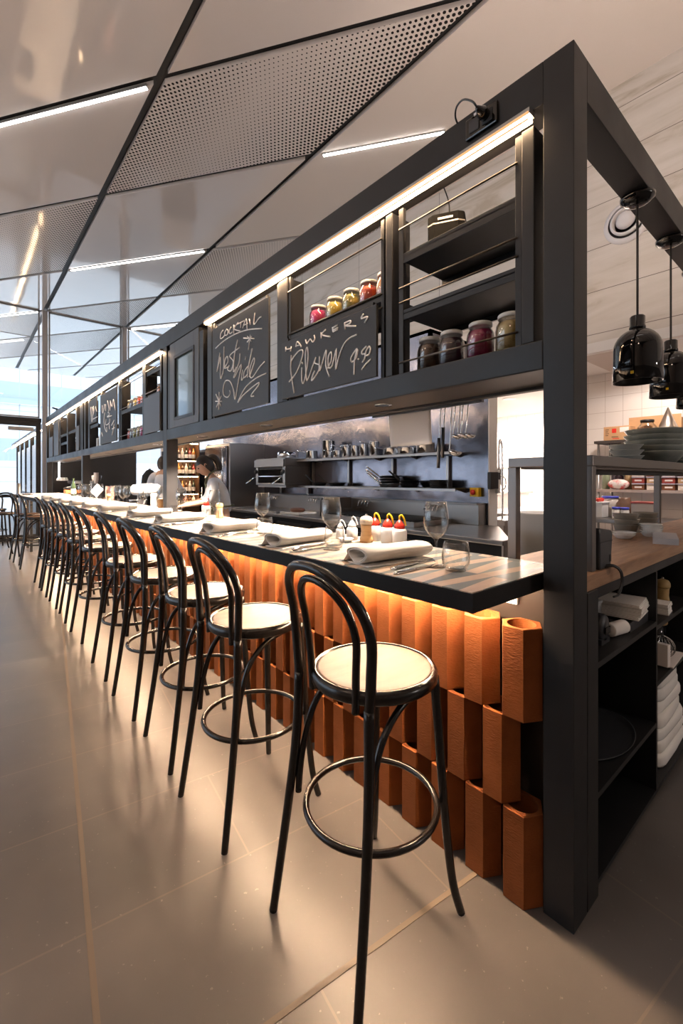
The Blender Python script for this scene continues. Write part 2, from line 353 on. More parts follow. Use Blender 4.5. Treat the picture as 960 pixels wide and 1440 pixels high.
ceil = MB(); ceil.box(-9,3.6,-6,FY+7.02,CZ+.05,CZ+.15)
ceil = struct('ceiling', ceil, BLACK)
# panels between the long black channels, cut by slanting channels
LINES = [-6.85,-5.15,-3.35,-1.65,.05,1.75,3.55]
GAP = .045
Y0S = [-8.9,-6.4,-3.9,-1.35,1.2,3.83,6.13,8.92,11.45,13.9,16.4,18.85,21.4,24.0]
def ydiag(k, x): return Y0S[k]-1.43*x
def panel(poly, m):
    # pulled in from the channel centre lines
    n = len(poly); area = sum(poly[i][0]*poly[(i+1)%n][1]-poly[(i+1)%n][0]*poly[i][1] for i in range(n))
    if area < 0: poly = poly[::-1]
    out = []
    for i in range(n):
        a, q, d = Vector(poly[i-1]), Vector(poly[i]), Vector(poly[(i+1)%n])
        e1 = (q-a).normalized(); e2 = (d-q).normalized()
        n1 = Vector((-e1.y,e1.x)); n2 = Vector((-e2.y,e2.x))
        k = 1+n1.dot(n2); out.append(tuple(q+(n1+n2)*(GAP/max(k,.25))))
    c = (sum(p[0] for p in out)/n, sum(p[1] for p in out)/n)
    lo = max(p[0] for p in out)
    pm = MB(); x0 = min(p[0] for p in out)
    pm.prism([(p[0]-x0,p[1]-c[1]) for p in out], 0, .045); pm.mi = [0,1]+[1]*n
    o = pm.build('ceiling_panel', [m, PANEL], ceil); o.location = (x0,c[1],CZ)
    return o
def clipy(poly, y1):
    out = []
    for i in range(len(poly)):
        a, q = poly[i], poly[(i+1)%len(poly)]
        ia, iq = a[1] <= y1, q[1] <= y1
        if ia: out.append(a)
        if ia != iq:
            s = (y1-a[1])/(q[1]-a[1]); out.append((a[0]+s*(q[0]-a[0]), y1))
    return out
PERFS = {(3,6),(4,5),(2,7),(3,9),(4,9)}
for li in range(len(LINES)-1):
    xa, xb = LINES[li], LINES[li+1]
    if xa == 1.75:                            # plain satin ceiling from the last channel to the stone wall, then triangles
        panel([(xa,-6),(3.5,-6),(3.5,8.92-1.43*3.5),(xa,8.92-1.43*xa)], MATTEPANEL)
        rng = [(6.13,8.92),(8.92,11.45),(11.45,13.9),(13.9,16.4),(16.4,18.85),(18.85,21.4),(21.4,24.0)]
        for k, (ya, yb) in enumerate(rng):
            pl = clipy([(xa,ya-1.43*xa+(0 if k else 0)),(xb,ya-1.43*xb),(xb,yb-1.43*xb),(xa,yb-1.43*xa)], FY+7)
            if k == 0: continue
            pl = clipy([(xa,ya-1.43*xa),(xb,ya-1.43*xb),(xb,yb-1.43*xb),(xa,yb-1.43*xa)], FY+7)
            if len(pl) > 2: panel(pl, PERF if k == 1 else PANEL)
        continue
    for k in range(len(Y0S)-1):
        f = lambda x, kk: ydiag(kk, x)
        pl = [(xa,f(xa,k)),(xb,f(xb,k)),(xb,f(xb,k+1)),(xa,f(xa,k+1))]
        if max(p[1] for p in pl) < -6: continue
        if k == 8 and li in (3,4):            # folded triangles by the columns
            panel([(xa,f(xa,8)),(xb,f(xb,8)),(xb,f(xb,9))], PERF)
            panel([(xa,f(xa,8)),(xb,f(xb,9)),(xa,f(xa,9))], PANEL); continue
        pl = clipy(pl, FY+7)
        if len(pl) > 2: panel(pl, PERF if (li,k) in PERFS else PANEL)
# recessed white line lights along the slanting channels
def strip_light(k_y0, xa, xb, label):
    a, q = Vector((xa,k_y0-1.43*xa,0)), Vector((xb,k_y0-1.43*xb,0)); c = (a+q)/2
    r = thing('strip_light', label, 'strip light', (c.x,c.y,CZ-.012), math.atan2((q-a).y,(q-a).x), 'white strip lights in the ceiling')
    L = (q-a).length/2
    m = MB(); m.box(-L,L,-.02,.02,0,.03); m.build('housing', ALU, r)
    m = MB(); m.box(-L+.01,L-.01,-.016,.016,-.008,.0); m.build('diffuser', COOL_LED, r)
strip_light(3.83+.06, -1.6, -.02, 'white strip light among the big glossy ceiling panels, ending at the long dark channel')
strip_light(8.92, .12, 1.68, 'white strip light between two dark ceiling channels over the middle stools')
strip_light(6.13+.0, 1.82, 2.62, 'white strip light emerging over the steel beam beside the power socket')
strip_light(11.45, -1.6, -.05, 'white strip light meeting the top of the bare column at the glass front')
strip_light(14.15, 1.82, 2.9, 'white strip light beyond the second column, just above the beam')
strip_light(13.9+.2, -1.6, -.1, 'faint white strip light outside the glass front, past the bare column')
strip_light(1.2, -5.1, -3.4, 'white strip light in the ceiling over the open side of the room')
strip_light(6.13, -5.1, -3.4, 'white strip light in the ceiling over the open side of the room, further in')
strip_light(-1.35, -1.6, 0, 'white strip light in the ceiling behind the stools')

# stone clad bulkhead above the kitchen and the kitchen shell
b = MB(); b.box(3.42,3.56,-6,FY,2.72,CZ+.05); struct('wall_right', b, MARBLE)
b = MB(); b.box(3.42,7.7,-6,FY,2.70,2.72); b.box(3.42,3.50,-6,FY,2.62,2.70); struct('ceiling_kitchen', b, KCEIL)
b = MB(); b.box(4.85,7.75,-6,1.84,0,2.7); struct('wall_kitchen', b, TILE)
b = MB(); b.box(7.6,7.75,1.84,FY,0,2.7); struct('wall_kitchen_rear', b, TILE)
b = MB(); b.box(3.6,4.85,-6.1,-6,0,CZ+.1); b.box(-9,3.6,-6.15,-6,0,CZ+.15); struct('wall_back', b, PLASTER)
b = MB(); b.box(3.7,4.75,.95,1.45,2.685,2.70); o = b.build('ceiling_hatch', mat('hatch paint', (.55,.47,.42), .6)); tag(o, 'flat access hatch in the kitchen ceiling', 'hatch')
b = MB(); b.box(2.6,3.42,FY-.1,FY,0,2.72); struct('wall_stub', b, KCEIL)

# glass fronts: far end and the open side
def glazed(n, x0, x1, y0, y1, z0, z1, fr=.03):
    m = MB(); m.m = 0
    horiz = abs(x1-x0) > abs(y1-y0)
    if horiz:
        m.box(x0,x1,y0-.02,y0+.02,z0,z0+fr); m.box(x0,x1,y0-.02,y0+.02,z1-fr,z1); m.box(x0,x0+fr,y0-.02,y0+.02,z0,z1); m.box(x1-fr,x1,y0-.02,y0+.02,z0,z1)
        m.m = 1; m.box(x0+fr,x1-fr,y0-.004,y0+.004,z0+fr,z1-fr)
    else:
        m.box(x0-.02,x0+.02,y0,y1,z0,z0+fr); m.box(x0-.02,x0+.02,y0,y1,z1-fr,z1); m.box(x0-.02,x0+.02,y0,y0+fr,z0,z1); m.box(x0-.02,x0+.02,y1-fr,y1,z0,z1)
        m.m = 1; m.box(x0-.004,x0+.004,y0+fr,y1-fr,z0+fr,z1-fr)
    o = m.build('window_%d' % n, [ALU, PANE]); o['kind'] = 'structure'; return o
wn = 1
for xa, xb in ((-7.0,-5.2),(-5.2,-3.4),(-3.4,-1.7),(-1.7,-.0)):
    glazed(wn, xa+.05, xb-.05, FY, FY, 2.72, CZ); wn += 1
for xa, xb in ((.12,1.65),(1.80,3.4)):
    glazed(wn, xa, xb, FY, FY, 2.35, CZ); wn += 1
b = MB(); b.box(-7.1,-6.95,-6,2.72,0,CZ+.1); struct('wall_left', b, PLASTER)
for k in range(4,8):
    glazed(wn, -7.0, -7.0, -6+2.18*k+.03, -6+2.18*(k+1)-.03, .0, CZ); wn += 1
b = MB(); b.box(-7,-.02,FY-.05,FY+.05,2.62,2.71); struct('trim_3', b, STEEL)
def column(x, lab, y=FY, z=CZ):
    m = MB(); m.box(-.05,.05,-.05,.05,0,z); m.box(-.075,.075,-.075,.075,0,.012)
    o = m.build('column', mat('bare steel column', (.42,.38,.36), .45)); o.location = (x,y,0); o['kind'] = 'structure'
    return o
column(.05,''); column(1.72,'')
for x in (-1.68,-3.4,-5.2): column(x,'')
# black framed glass doors under the transom
def door(n, x0, x1):
    m = MB(); m.m = 0; y = FY
    m.box(x0,x0+.09,y-.03,y+.03,0,2.62); m.box(x1-.09,x1,y-.03,y+.03,0,2.62); m.box(x0+.09,x1-.09,y-.03,y+.03,2.53,2.62); m.box(x0+.09,x1-.09,y-.03,y+.03,0,.12)
    m.m = 1; m.box(x0+.09,x1-.09,y-.004,y+.004,.12,2.53)
    o = m.build('door_%d' % n, [STEEL, PANE]); o['kind'] = 'structure'
    m = MB(); m.tube([(x0+.13,y-.09,.85),(x0+.13,y-.09,1.35)], .014); m.box(x0+.10,x0+.14,y-.09,y-.03,.88,.90); m.box(x0+.10,x0+.14,y-.09,y-.03,1.30,1.32); m.build('door_handle', ALU, o)
door(1,-1.02,-.03); door(2,-2.02,-1.03); door(3,-3.2,-2.2); door(4,-4.2,-3.2)
b = MB(); b.box(-.62,-.16,FY-.02,FY+.03,2.42,2.50); o = b.build('door_closer', ALU); tag(o, 'long grey door closer on the glass door at the bar end', 'door closer')

# outdoors beyond the glass
b = MB(); b.box(-40,40,FY+9,70,-.14,-.02); b.box(-40,-9,-30,FY+9,-.14,-.02); struct('ground', b, mat('pale paving', (.7,.7,.7), .7))
FAC = mat('pale facade', (.5,.53,.58), .7)
t = NT(FAC); tc = t.n('ShaderNodeTexCoord'); sp = t.n('ShaderNodeSeparateXYZ'); t.l(tc.outputs['Object'], sp.inputs[0])
g = t.math('MAXIMUM', t.math('LESS_THAN', t.math('FRACT', t.math('DIVIDE', sp.outputs[0], 1.4)), .06), t.math('LESS_THAN', t.math('FRACT', t.math('DIVIDE', sp.outputs[2], 1.1)), .06))
band = t.math('GREATER_THAN', t.math('FRACT', t.math('DIVIDE', sp.outputs[2], 4.4)), .62)
t.base(t.mix(g, t.mix(band, (.75,.78,.82), (.42,.50,.60)), (.45,.5,.56)))
r = thing('building', 'pale office building with gridded glass beyond the glass front', 'building', (2,42,0))
m = MB(); m.box(-24,26,0,9,0,15); m.build('facade', FAC, r)
m = MB(); m.box(-24.5,26.5,-.6,9,15,15.6); m.box(-24.5,26.5,-.4,0,7.1,7.5); m.build('cornice', FAC, r)
# the bar frame continues outside
r = thing('outdoor_frame', 'dark steel beam and glazed screens continuing the bar line outdoors', 'screen', (.11,FY+.6,0))
m = MB(); m.box(0,.1,0,9,2.56,2.70); m.build('beam', STEEL, r)
m = MB(); m.box(-.02,.0,.3,8.8,2.525,2.545); m.build('light_line', WARM_LED, r)
for k in range(6):
    m = MB(); m.box(0,.09,1.4*k,1.4*k+.09,0,2.56); m.build('post', STEEL, r)
m = MB(); m.box(.02,.07,.09,7,0,.95); m.build('lower_panel', STEEL, r)
m = MB(); m.box(.04,.05,.09,7,.95,2.3); m.build('screen_panel', mat('frosted screen', (.75,.78,.85), .6), r)
# high table and stool just inside the doors
r = thing('high_table', 'black high table beside the glass doors past the last stools', 'table', (-1.10,9.75,0))
m = MB(); m.box(-.55,.75,-.35,.35,1.02,1.06); m.build('tabletop', BLACK, r, .004)
for sx in (-.5,.7):
    for sy in (-.3,.3):
        m = MB(); m.box(sx-.02,sx+.02,sy-.02,sy+.02,0,1.02); m.build('leg', BLACK, r)
r = thing('bollard', 'slim grey post standing on the black high table by the doors', 'post', (-.58,9.62,1.06))
m = MB(); m.lathe([(.06,0),(.06,.01),(.03,.015),(.03,.21),(.0,.215)]); m.build('stem', ALU, r)

# warm fill globe lamps out of view, added to brighten the ceiling
FILL_GLOBE = led('warm fill globe', (1,.74,.55), 40)
for k, (x, y) in enumerate(((-3.6,-1.6),(-3.6,1.0),(-3.6,3.6),(-3.6,6.2))):
    r = thing('fill_globe', 'added glowing globe lamp out of view %s, %s one' % ('over the dining side' if x < 0 else 'past the service end', nth(k+1 if x < 0 else k-3)), 'lamp', (x,y,CZ), 0, 'added globe lamps out of view')
    m = MB(); m.lathe([(0,-.03),(.06,-.03),(.06,0),(0,0)], n=20); m.build('ceiling_rose', STEEL, r)
    dz = 1.1 if x < 0 else .65
    m = MB(); m.tube([(0,0,-.03),(0,0,-dz)], .006); m.build('cable', BLACK, r)
    m = MB(); m.ball((0,0,-dz-.15), .16, 12); m.build('globe', FILL_GLOBE, r)

r = thing('fill_globe', 'added low round white lamp out of view, lighting the open cabinet', 'lamp', (1.8,-3.4,CZ))  # unseen lamp added to light the open cabinet
m = MB(); m.lathe([(0,-.03),(.06,-.03),(.06,0),(0,0)], n=20); m.build('ceiling_rose', STEEL, r)
m = MB(); m.tube([(0,0,-.03),(0,0,-3.2)], .006); m.build('cable', BLACK, r)
m = MB(); m.ball((0,0,-3.36), .18, 12); m.build('globe', led('white fill globe', (1,.90,.84), 55), r)
# ---------------------------------------------------------------- steel gantry over the bar
G = thing('bar_gantry', 'tall black steel frame with open shelf bays running along the bar', 'shelving frame', (0,0,0))
DX = .34
def part(name, m, boxes, parent=G, bevel=.004):
    b = MB()
    for q in boxes: b.box(*q)
    return b.build(name, m, parent, bevel)
YE = 10.83
for y0 in (0, 3.45, 7.05, 10.73):
    part('post', STEEL, [(0,.10,y0,y0+.092,0 if y0 < 1 or y0 > 10.5 else 1.004,2.536 if y0 else 2.669)], bevel=.002)
part('top_beam', STEEL, [(0,.10,.092,YE,2.536,2.669)], bevel=.002)
part('lower_beam', STEEL, [(0,.03,.092,3.45,1.703,1.797),(0,.03,3.542,7.05,1.703,1.797),(0,.03,7.142,10.73,1.703,1.797)])
part('side_beam', STEEL, [(.10,5.2,0,.10,2.536,2.669)], bevel=.002)
part('rear_beam', STEEL, [(DX-.04,DX,.10,YE,1.703,1.797)])
part('soffit', mat('warm grey soffit', (.05,.042,.038), .45), [(.03,DX-.04,.092,YE,1.715,1.735)])
part('shelf_deck', STEEL, [(.03,DX-.04,.092,YE,1.777,1.797)])
# upright fins of the bays: near edge, far edge
FINS = [(.123,.165,.10),(.737,.775,.12),(1.535,1.625,.12),(2.525,2.60,.12),(2.675,2.745,.33),(3.375,3.43,.33),
        (3.60,3.64,.12),(4.06,4.14,.12),(4.985,5.065,.12),(5.86,5.93,.12),(6.60,6.68,.12),(6.88,6.95,.12),(7.20,7.26,.12),(7.52,7.60,.12),(8.30,8.40,.12),(9.05,9.15,.12),(9.75,9.85,.12),(10.35,10.45,.12)]
for a, c, d in FINS:
    part('fin', STEEL, [(.004,d,a,c,1.797,2.490)], bevel=.003)
for a, c in ((.167,.190),(.680,.705),(.79,.81),(1.510,1.53),(1.63,1.65),(2.49,2.51),(4.15,4.18),(4.95,4.98)):
    part('rack_upright', STEEL, [(.010,.028,a,c,1.797,2.488)], bevel=.002)
ROD = mat('dark steel rod', (.09,.075,.065), .3, metal=.8)
def rods(y0, y1, zs):
    for z in zs:
        b = MB(); b.tube([(.006,y0,z),(.006,y1,z)], .004, 6); b.build('rail_rod', ROD, G)
rods(.18,.70,(2.40,2.154,2.093,1.843)); rods(.80,1.53,(2.405,2.165,2.105)); rods(4.15,4.98,(2.40,2.155,1.845)); rods(3.62,4.06,(2.42,2.20)); rods(8.42,9.04,(2.40,2.15))
def shelf(y0, y1, z, x1=.31):
    b = MB(); b.box(.012,x1,y0,y1,z-.008,z); b.box(.012,.018,y0,y1,z-.03,z+.012); b.box(x1-.006,x1,y0,y1,z-.03,z+.035)
    return b.build('shelf_tray', STEEL, G, .002)
for y0, y1, zs in ((.168,.704,(2.285,2.05)),(.80,1.53,(2.165,)),(4.16,4.97,(2.125,)),(3.62,4.05,(2.165,2.40)),(6.10,6.58,(2.10,)),(8.42,9.04,(2.15,2.0)),(7.62,8.28,(2.15,)),(9.2,9.7,(2.1,))):
    for z in zs: shelf(y0,y1,z)

# warm line lights under the top beam, one per bay
for k, (a, c, lab) in enumerate(((.125,2.60,'warm glowing line light under the top beam in the bay with the chalkboards'),(3.56,7.04,'warm glowing line light under the top beam in the middle bay of jars'),(7.16,10.70,'warm glowing line light under the top beam in the bay beside the glass front'))):
    r = thing('line_light', lab, 'strip light', (-.010,(a+c)/2,2.512), 0, 'warm line lights of the gantry')
    L = (c-a)/2
    m = MB(); m.box(-.012,.022,-L,L,.004,.024); m.build('channel', ALU, r)
    m = MB(); m.box(-.012,.016,-L+.005,L-.005,-.012,.002); m.build('diffuser', WARM_LED, r)
    m = MB(); m.box(-.016,-.012,-L+.003,L-.003,.002,.010); m.box(-.016,-.012,-L+.003,L-.003,-.017,-.012); m.build('halo_lip', HALO_LIP, r)  # glowing lips added to imitate the warm halo beside the diffuser

# unseen fill strip added on top of the side beam to brighten the ceiling
FILL_LED = led('ceiling fill strip', (1,.80,.68), 170)
r = thing('fill_strip', 'ceiling fill strip added unseen on the steel side beam to brighten the ceiling', 'strip light', (1.05,.05,2.669))
m = MB(); m.box(-.85,.85,-.03,.03,0,.012); m.build('channel', ALU, r)
m = MB(); m.box(-.84,.84,-.024,.024,.012,.016); m.build('diffuser', FILL_LED, r)

# small recessed downlights in the soffit
DLY = (.94,2.02,3.05,4.2,5.2,6.2,7.6,8.7,9.8)
DLN = ['nearest the tall corner post','second along from the corner post','just before the second post','just past the second post','in the middle of the second bay','near the third post','just past the third post','in the middle of the last bay','by the last post']
for k, y in enumerate(DLY):
    r = thing('downlight', 'small round downlight in the soffit above the counter, '+DLN[k], 'downlight', (.16,y,1.715), 0, 'downlights under the gantry')
    m = MB(); m.lathe([(.030,-.003),(.042,-.003),(.044,0),(.030,.0)], n=20); m.build('trim_ring', CHROME, r)
    m = MB(); m.lathe([(.0,0),(.03,0),(.03,-.002),(0,-.002)], n=16); m.build('lens', DOWN_LED, r)
    L = bpy.data.lights.new('downlight_spot', 'SPOT'); L.energy = 540 if k else 130; L.color = (1,.80,.62); L.spot_size = math.radians(125); L.spot_blend = .7; L.shadow_soft_size = .03
    o = bpy.data.objects.new('downlight_spot', L); COL.objects.link(o); o.location = (.15,y,1.706)

# glass fronted display box beside the second post
r = thing('display_cabinet', 'black cabinet with a dark framed glass door between chalkboard and second post', 'cabinet', (0,2.75,1.798))
m = MB(); m.box(.03,.32,0,.62,0,.015); m.box(.03,.32,0,.62,.715,.73); m.box(.305,.32,0,.62,.015,.715); m.box(.03,.305,0,.015,.015,.715); m.box(.03,.305,.605,.62,.015,.715); m.build('body', STEEL, r)
m = MB(); m.box(.0,.03,0,.10,0,.73); m.box(.0,.03,.50,.62,0,.73); m.box(.0,.03,.10,.50,0,.075); m.box(.0,.03,.10,.50,.60,.73)
d = m.build('door', GREYPANEL, r, .002)
m = MB(); m.box(-.006,.0,.085,.11,.06,.61); m.box(-.006,.0,.49,.515,.06,.61); m.box(-.006,0,.11,.49,.06,.085); m.box(-.006,0,.11,.49,.585,.61); m.build('glazing_bead', BLACK, d)
m = MB(); m.box(.010,.016,.10,.50,.075,.60); m.build('pane', mat('tinted glass', (.16,.20,.20), .03, coat=1), d)
for z in (.25,.43):
    m = MB(); m.box(.05,.30,.02,.60,z,z+.008); m.build('shelf', SSB, r)

# chalkboards
def strokes(S, y0, z0, par, r=.0038):
    m = MB()
    for st in S:
        P = [(-.0135,y-y0,z-z0) for y, z in st]
        if len(P) > 2: P = smooth_path(P, 4)
        m.tube(P, r, 6, flat=1)
    return m.build('lettering', CHALK, par)
def board(name, y0, y1, z0, z1, lab, S=None, m_=BOARD, cat='chalkboard', r=.0038):
    o = MB(); o.box(-.012,.001,0,y1-y0,0,z1-z0); o = o.build(name, m_, None, .0015); o.location = (0,y0,z0); tag(o, lab, cat)
    if S: strokes(S, y0, z0, o, r)
    k = MB()
    for yy in (.03,y1-y0-.05): k.box(-.002,.010,yy,yy+.02,z1-z0-.02,z1-z0+.02)
    k.build('hanging_clip', STEEL, o)
    return o
board('chalkboard', 1.708, 2.478, 1.806, 2.434, 'tall blackboard lettered COCKTAIL West Side in white chalk', CHALK_COCKTAIL)
board('chalkboard', .816, 1.568, 1.806, 2.122, 'low blackboard lettered HAWKERS Pilsner 9.50 in white chalk', CHALK_PILSNER)
board('chalkboard', 5.075, 5.875, 1.803, 2.438, 'blackboard crowded with chalk writing in the middle bay', CHALK_TALL, r=.006)
board('chalkboard', 6.09, 6.54, 2.127, 2.455, 'small blackboard with a chalk scrawl, hung high beside the crowded one', CHALK_SHORT, r=.006)
board('panel_board', 3.60, 4.055, 1.80, 2.15, 'plain grey panel in the middle bay right next to the second post', None, GREYPANEL, 'panel')
board('panel_board', 7.27, 7.50, 1.80, 2.18, 'plain grey panel just past the third post', None, GREYPANEL, 'panel')
board('panel_board', 8.46, 8.98, 1.80, 2.45, 'tall plain grey panel in the bay beside the glass front', None, GREYPANEL, 'panel').location.y = 9.17
board('panel_board', 9.86, 10.34, 1.80, 2.2, 'low plain grey panel nearest the glass front', None, GREYPANEL, 'panel')

# power socket with plug on the top beam
r = thing('power_socket', 'glossy black double power socket on the top beam with a plug in it', 'power socket', (0,.305,2.606))
m = MB(); m.box(-.012,0,-.0625,.0625,-.037,.037); m.build('face_plate', GLOSSBLACK, r, .005)
m = MB(); m.box(-.016,-.012,-.045,-.005,-.022,.022); m.box(-.016,-.012,.005,.045,-.022,.022); m.build('outlet_block', GREYP, r, .003)
m = MB(); m.box(-.020,-.016,.012,.022,.026,.034); m.build('switch', WHITEP, r)
r2 = thing('plug', 'black plug with a looping cord in the beam power socket', 'plug', (-.016,.285,2.61))
m = MB(); m.lathe([(.0,0),(.019,.0),(.020,.022),(.013,.034),(.007,.05),(0,.05)], n=14, M=Matrix.Rotation(-PI/2,4,'Y')); m.build('plug_body', GLOSSBLACK, r2)
m = MB(); m.tube(smooth_path([(-.05,0,0),(-.062,.01,.02),(-.056,.05,.055),(-.03,.095,.072),(.0,.12,.066),(.03,.125,.052)], 6), .0035, 6); m.build('cord', GLOSSBLACK, r2)

# speaker on the upper tray
SPK = mat('speaker cloth', (.006,.006,.006), .85, spec=.15)
r = thing('speaker', 'small black speaker standing on the upper shelf tray', 'speaker', (.17,.575,2.286), .50)
pl = [(-.05,-.075),(.05,-.075),(.066,-.05),(.066,.05),(.05,.075),(-.05,.075),(-.066,.05),(-.066,-.05)]
m = MB(); m.prism(pl, 0, .16); m.build('body', SPK, r, .006)
m = MB(); m.prism([(x*1.012,y*1.012) for x,y in pl], .118, .123); m.build('metal_band', ALU, r)
m = MB(); m.box(-.070,-.066,-.03,.03,.132,.140); m.build('badge', ALU, r)
m = MB(); m.box(-.071,-.066,-.042,.042,.012,.112); m.build('grille', SPK, r, .003)
m = MB(); m.tube(smooth_path([(.05,.0,.15),(.06,0,.2),(.04,.0,.26),(.03,.02,.325)], 5), .003, 6); m.build('cord', BLACK, r)

# preserving jars
def jar_mats(name, a, c, sc=18):
    k = mat(name, a, .35, coat=.6); tt = NT(k); tt.base(tt.ramp(tt.noise(tt.coord(), sc, 4, .6, .5), [(.35,a),(.65,c)])); return k
PICK = {'pink': jar_mats('pink pickle',(.55,.01,.12),(.85,.05,.28)),'yellow': jar_mats('yellow pickle',(.55,.36,.03),(.85,.66,.15)),'green': jar_mats('green pickle',(.10,.13,.02),(.66,.50,.10),26),
        'red': jar_mats('red pickle',(.55,.03,.01),(.85,.12,.02)),'dark': jar_mats('dark pickle',(.015,.008,.006),(.12,.06,.03)),'black': jar_mats('black pickle',(.008,.004,.007),(.05,.015,.03)),
        'purple': jar_mats('beetroot pickle',(.16,.0,.03),(.36,.01,.09)),'straw': jar_mats('straw pickle',(.30,.20,.06),(.62,.47,.2)),'orange': jar_mats('orange pickle',(.7,.16,.01),(.9,.35,.04))}
JARN = {'pink':'bright pink','yellow':'pale yellow','green':'green and yellow','red':'bright red','dark':'dark brown','black':'near black','purple':'deep beetroot','straw':'straw coloured','orange':'orange'}
def jar(x, y, z, colr, lab, r=.048, h=.135, grp='pickle jars on the gantry shelves', full=.86):
    t_ = thing('pickle_jar', lab, 'jar', (x,y,z), 0, grp)
    g = [(0,.0),(r*.86,.0),(r,.008),(r,h*.62),(r*.96,h*.72),(r*.76,h*.84),(r*.76,h*.9)]
    inn = [(p[0]*.94, p[1]) for p in g[::-1]][:-1]
    m = MB(); m.lathe(g+[(r*.71,h*.9),(r*.71,h*.84),(r*.91,h*.72),(r*.95,h*.62),(r*.95,.010),(0,.006)], n=24); m.build('glass', GLASS, t_)
    m = MB(); f = h*full
    m.lathe([(0,.008),(r*.93,.0105),(r*.93,h*.62),(r*.89,h*.715),(r*.74,min(f,h*.8)),(0,min(f,h*.8)+.002)], n=24); m.build('contents', PICK[colr], t_)
    m = MB(); m.lathe([(0,h),(r*.80,h),(r*.85,h-.003),(r*.85,h*.895),(r*.78,h*.895)], n=24); m.build('lid', LIDWHITE, t_)
    return t_
LOWZ = 1.798
for y, cc, lab in ((.615,'dark','jar of dark brown pickles on the low deck, farthest from the corner post'),(.505,'black','jar of near black pickles on the low deck beside the beetroot jar'),(.375,'purple','jar of deep red beetroot on the low deck of the open shelf bay'),(.255,'straw','jar of straw coloured pickles half hidden by the upright fin')):
    jar(.10, y, LOWZ, cc, lab, .051, .145)
for y, cc, lab in ((1.386,'pink','jar of bright pink pickle above the Pilsner blackboard'),(1.242,'yellow','jar of yellow pickle above the Pilsner blackboard beside the pink one'),(1.111,'green','jar of green and yellow pickle above the Pilsner blackboard'),(.985,'red','jar of bright red chillies above the Pilsner blackboard'),(.87,'orange','jar of orange pickle mostly hidden behind an upright, after the red chillies')):
    jar(.11, y, 2.166, cc, lab, .050, .140)
r = thing('serving_bowl', 'dark stoneware bowl on the low deck behind the dark brown jar', 'bowl', (.24,.60,LOWZ))
m = MB(); m.lathe([(0,0),(.05,0),(.085,.05),(.09,.055),(.084,.052),(.05,.008),(0,.006)]); m.build('bowl', BOWLCLAY, r)
for k, (y, cc) in enumerate(((4.93,'straw'),(4.83,'dark'),(4.70,'yellow'),(4.56,'red'),(4.42,'red'),(4.28,'orange'))):
    jar(.11, y, 2.127, cc, '%s jar in the upper row of the middle bay, %s from its far end' % (JARN[cc], nth(k+1)))
for k, (y, cc) in enumerate(((4.93,'red'),(4.82,'dark'),(4.71,'green'),(4.58,'straw'),(4.45,'pink'),(4.31,'red'))):
    jar(.11, y, LOWZ, cc, '%s jar in the lower row of the middle bay, %s from far end' % (JARN[cc], nth(k+1)))
for k, (y, cc) in enumerate(((3.97,'orange'),(3.85,'orange'),(3.73,'red'))):
    jar(.13, y, 2.167, cc, 'jar of %s preserve standing above the plain grey panel, %s along' % (JARN[cc], nth(k+1)))
for k, (y, z, cc) in enumerate(((8.5,2.152,'yellow'),(8.62,2.152,'orange'),(7.7,2.152,'red'),(7.82,2.152,'orange'))):
    jar(.12, y, z, cc, 'small jar of %s preserve on a high tray in the last bay, %s one' % (JARN[cc], nth(k+1)))
# books, papers and boxes in the far bays
r = thing('board_box', 'flat wooden box leaning on the low deck of the last bay', 'box', (.15,8.62,1.80))
m = MB(); m.obox((0,0,.13),(.012,.10,.125), ry=.0, rx=.35); m.build('slab', CARD, r)
for k, (y,z) in enumerate(((8.6,2.02),(8.6,2.045))):
    m = MB(); m.box(-.1,.1,-.13,.13,0,.022); o = m.build('menu_book', PAPER, None, .002); o.location=(.16,y,z-.02+.002); tag(o, 'flat book on the middle tray of the last bay, ' + ('lower of two' if k == 0 else 'upper of two'), 'book', 'books in the last bay')
for k, y in enumerate((6.25,6.42)):
    m = MB(); m.box(-.06,.06,-.035,.035,0,.17-.04*k); o = m.build('carton', PORC, None, .003); o.location=(.12,y,1.798); tag(o, 'white carton on the low deck below the small blackboard, ' + ('taller one' if k == 0 else 'shorter one'), 'carton', 'cartons below the small blackboard')
r = thing('camera_bracket', 'small black fitting clamped on top of the beam near the glass front', 'bracket', (.03,9.6,2.669))
m = MB(); m.box(-.02,.02,-.03,.03,0,.05); m.build('clamp', BLACK, r, .004)
m = MB(); m.tube([(0,0,.04),(-.07,.05,.07)], .015); m.build('arm', BLACK, r)

# hanging docket paper, skewers and ladles under the soffit
o = MB(); pts = []
n_ = 10
for i in range(n_+1):
    for j in range(2): pass
m = MB(); vs = []; fs = []
for i in range(n_+1):
    for j in range(n_+1):
        yy = .285*(i/n_-.5); zz = -.178*j/n_
        vs.append((.012*math.sin(3*i/n_)*j/n_ + .012*(j/n_)**2, yy, zz))
for i in range(n_):
    for j in range(n_):
        a = i*(n_+1)+j; fs.append((a,a+1,a+n_+2,a+n_+1))
m.add(vs, fs, True); o = m.build('paper_sheet', PAPER); o.location = (.40,.985,1.712); tag(o, 'blank sheet of paper hanging below the soffit over the pass', 'paper')
o.modifiers.new('thick','SOLIDIFY').thickness = .0006
r = thing('docket_rail', 'thin metal rail under the gantry holding the paper sheet', 'rail', (.40,.80,1.705))
m = MB(); m.box(-.01,.008,-.25,.45,.0,.03); m.build('rail', SSB, r); m = MB(); m.box(-.06,-.01,-.2,-.17,.01,.028); m.box(-.06,-.01,.35,.38,.01,.028); m.build('bracket', SSB, r)
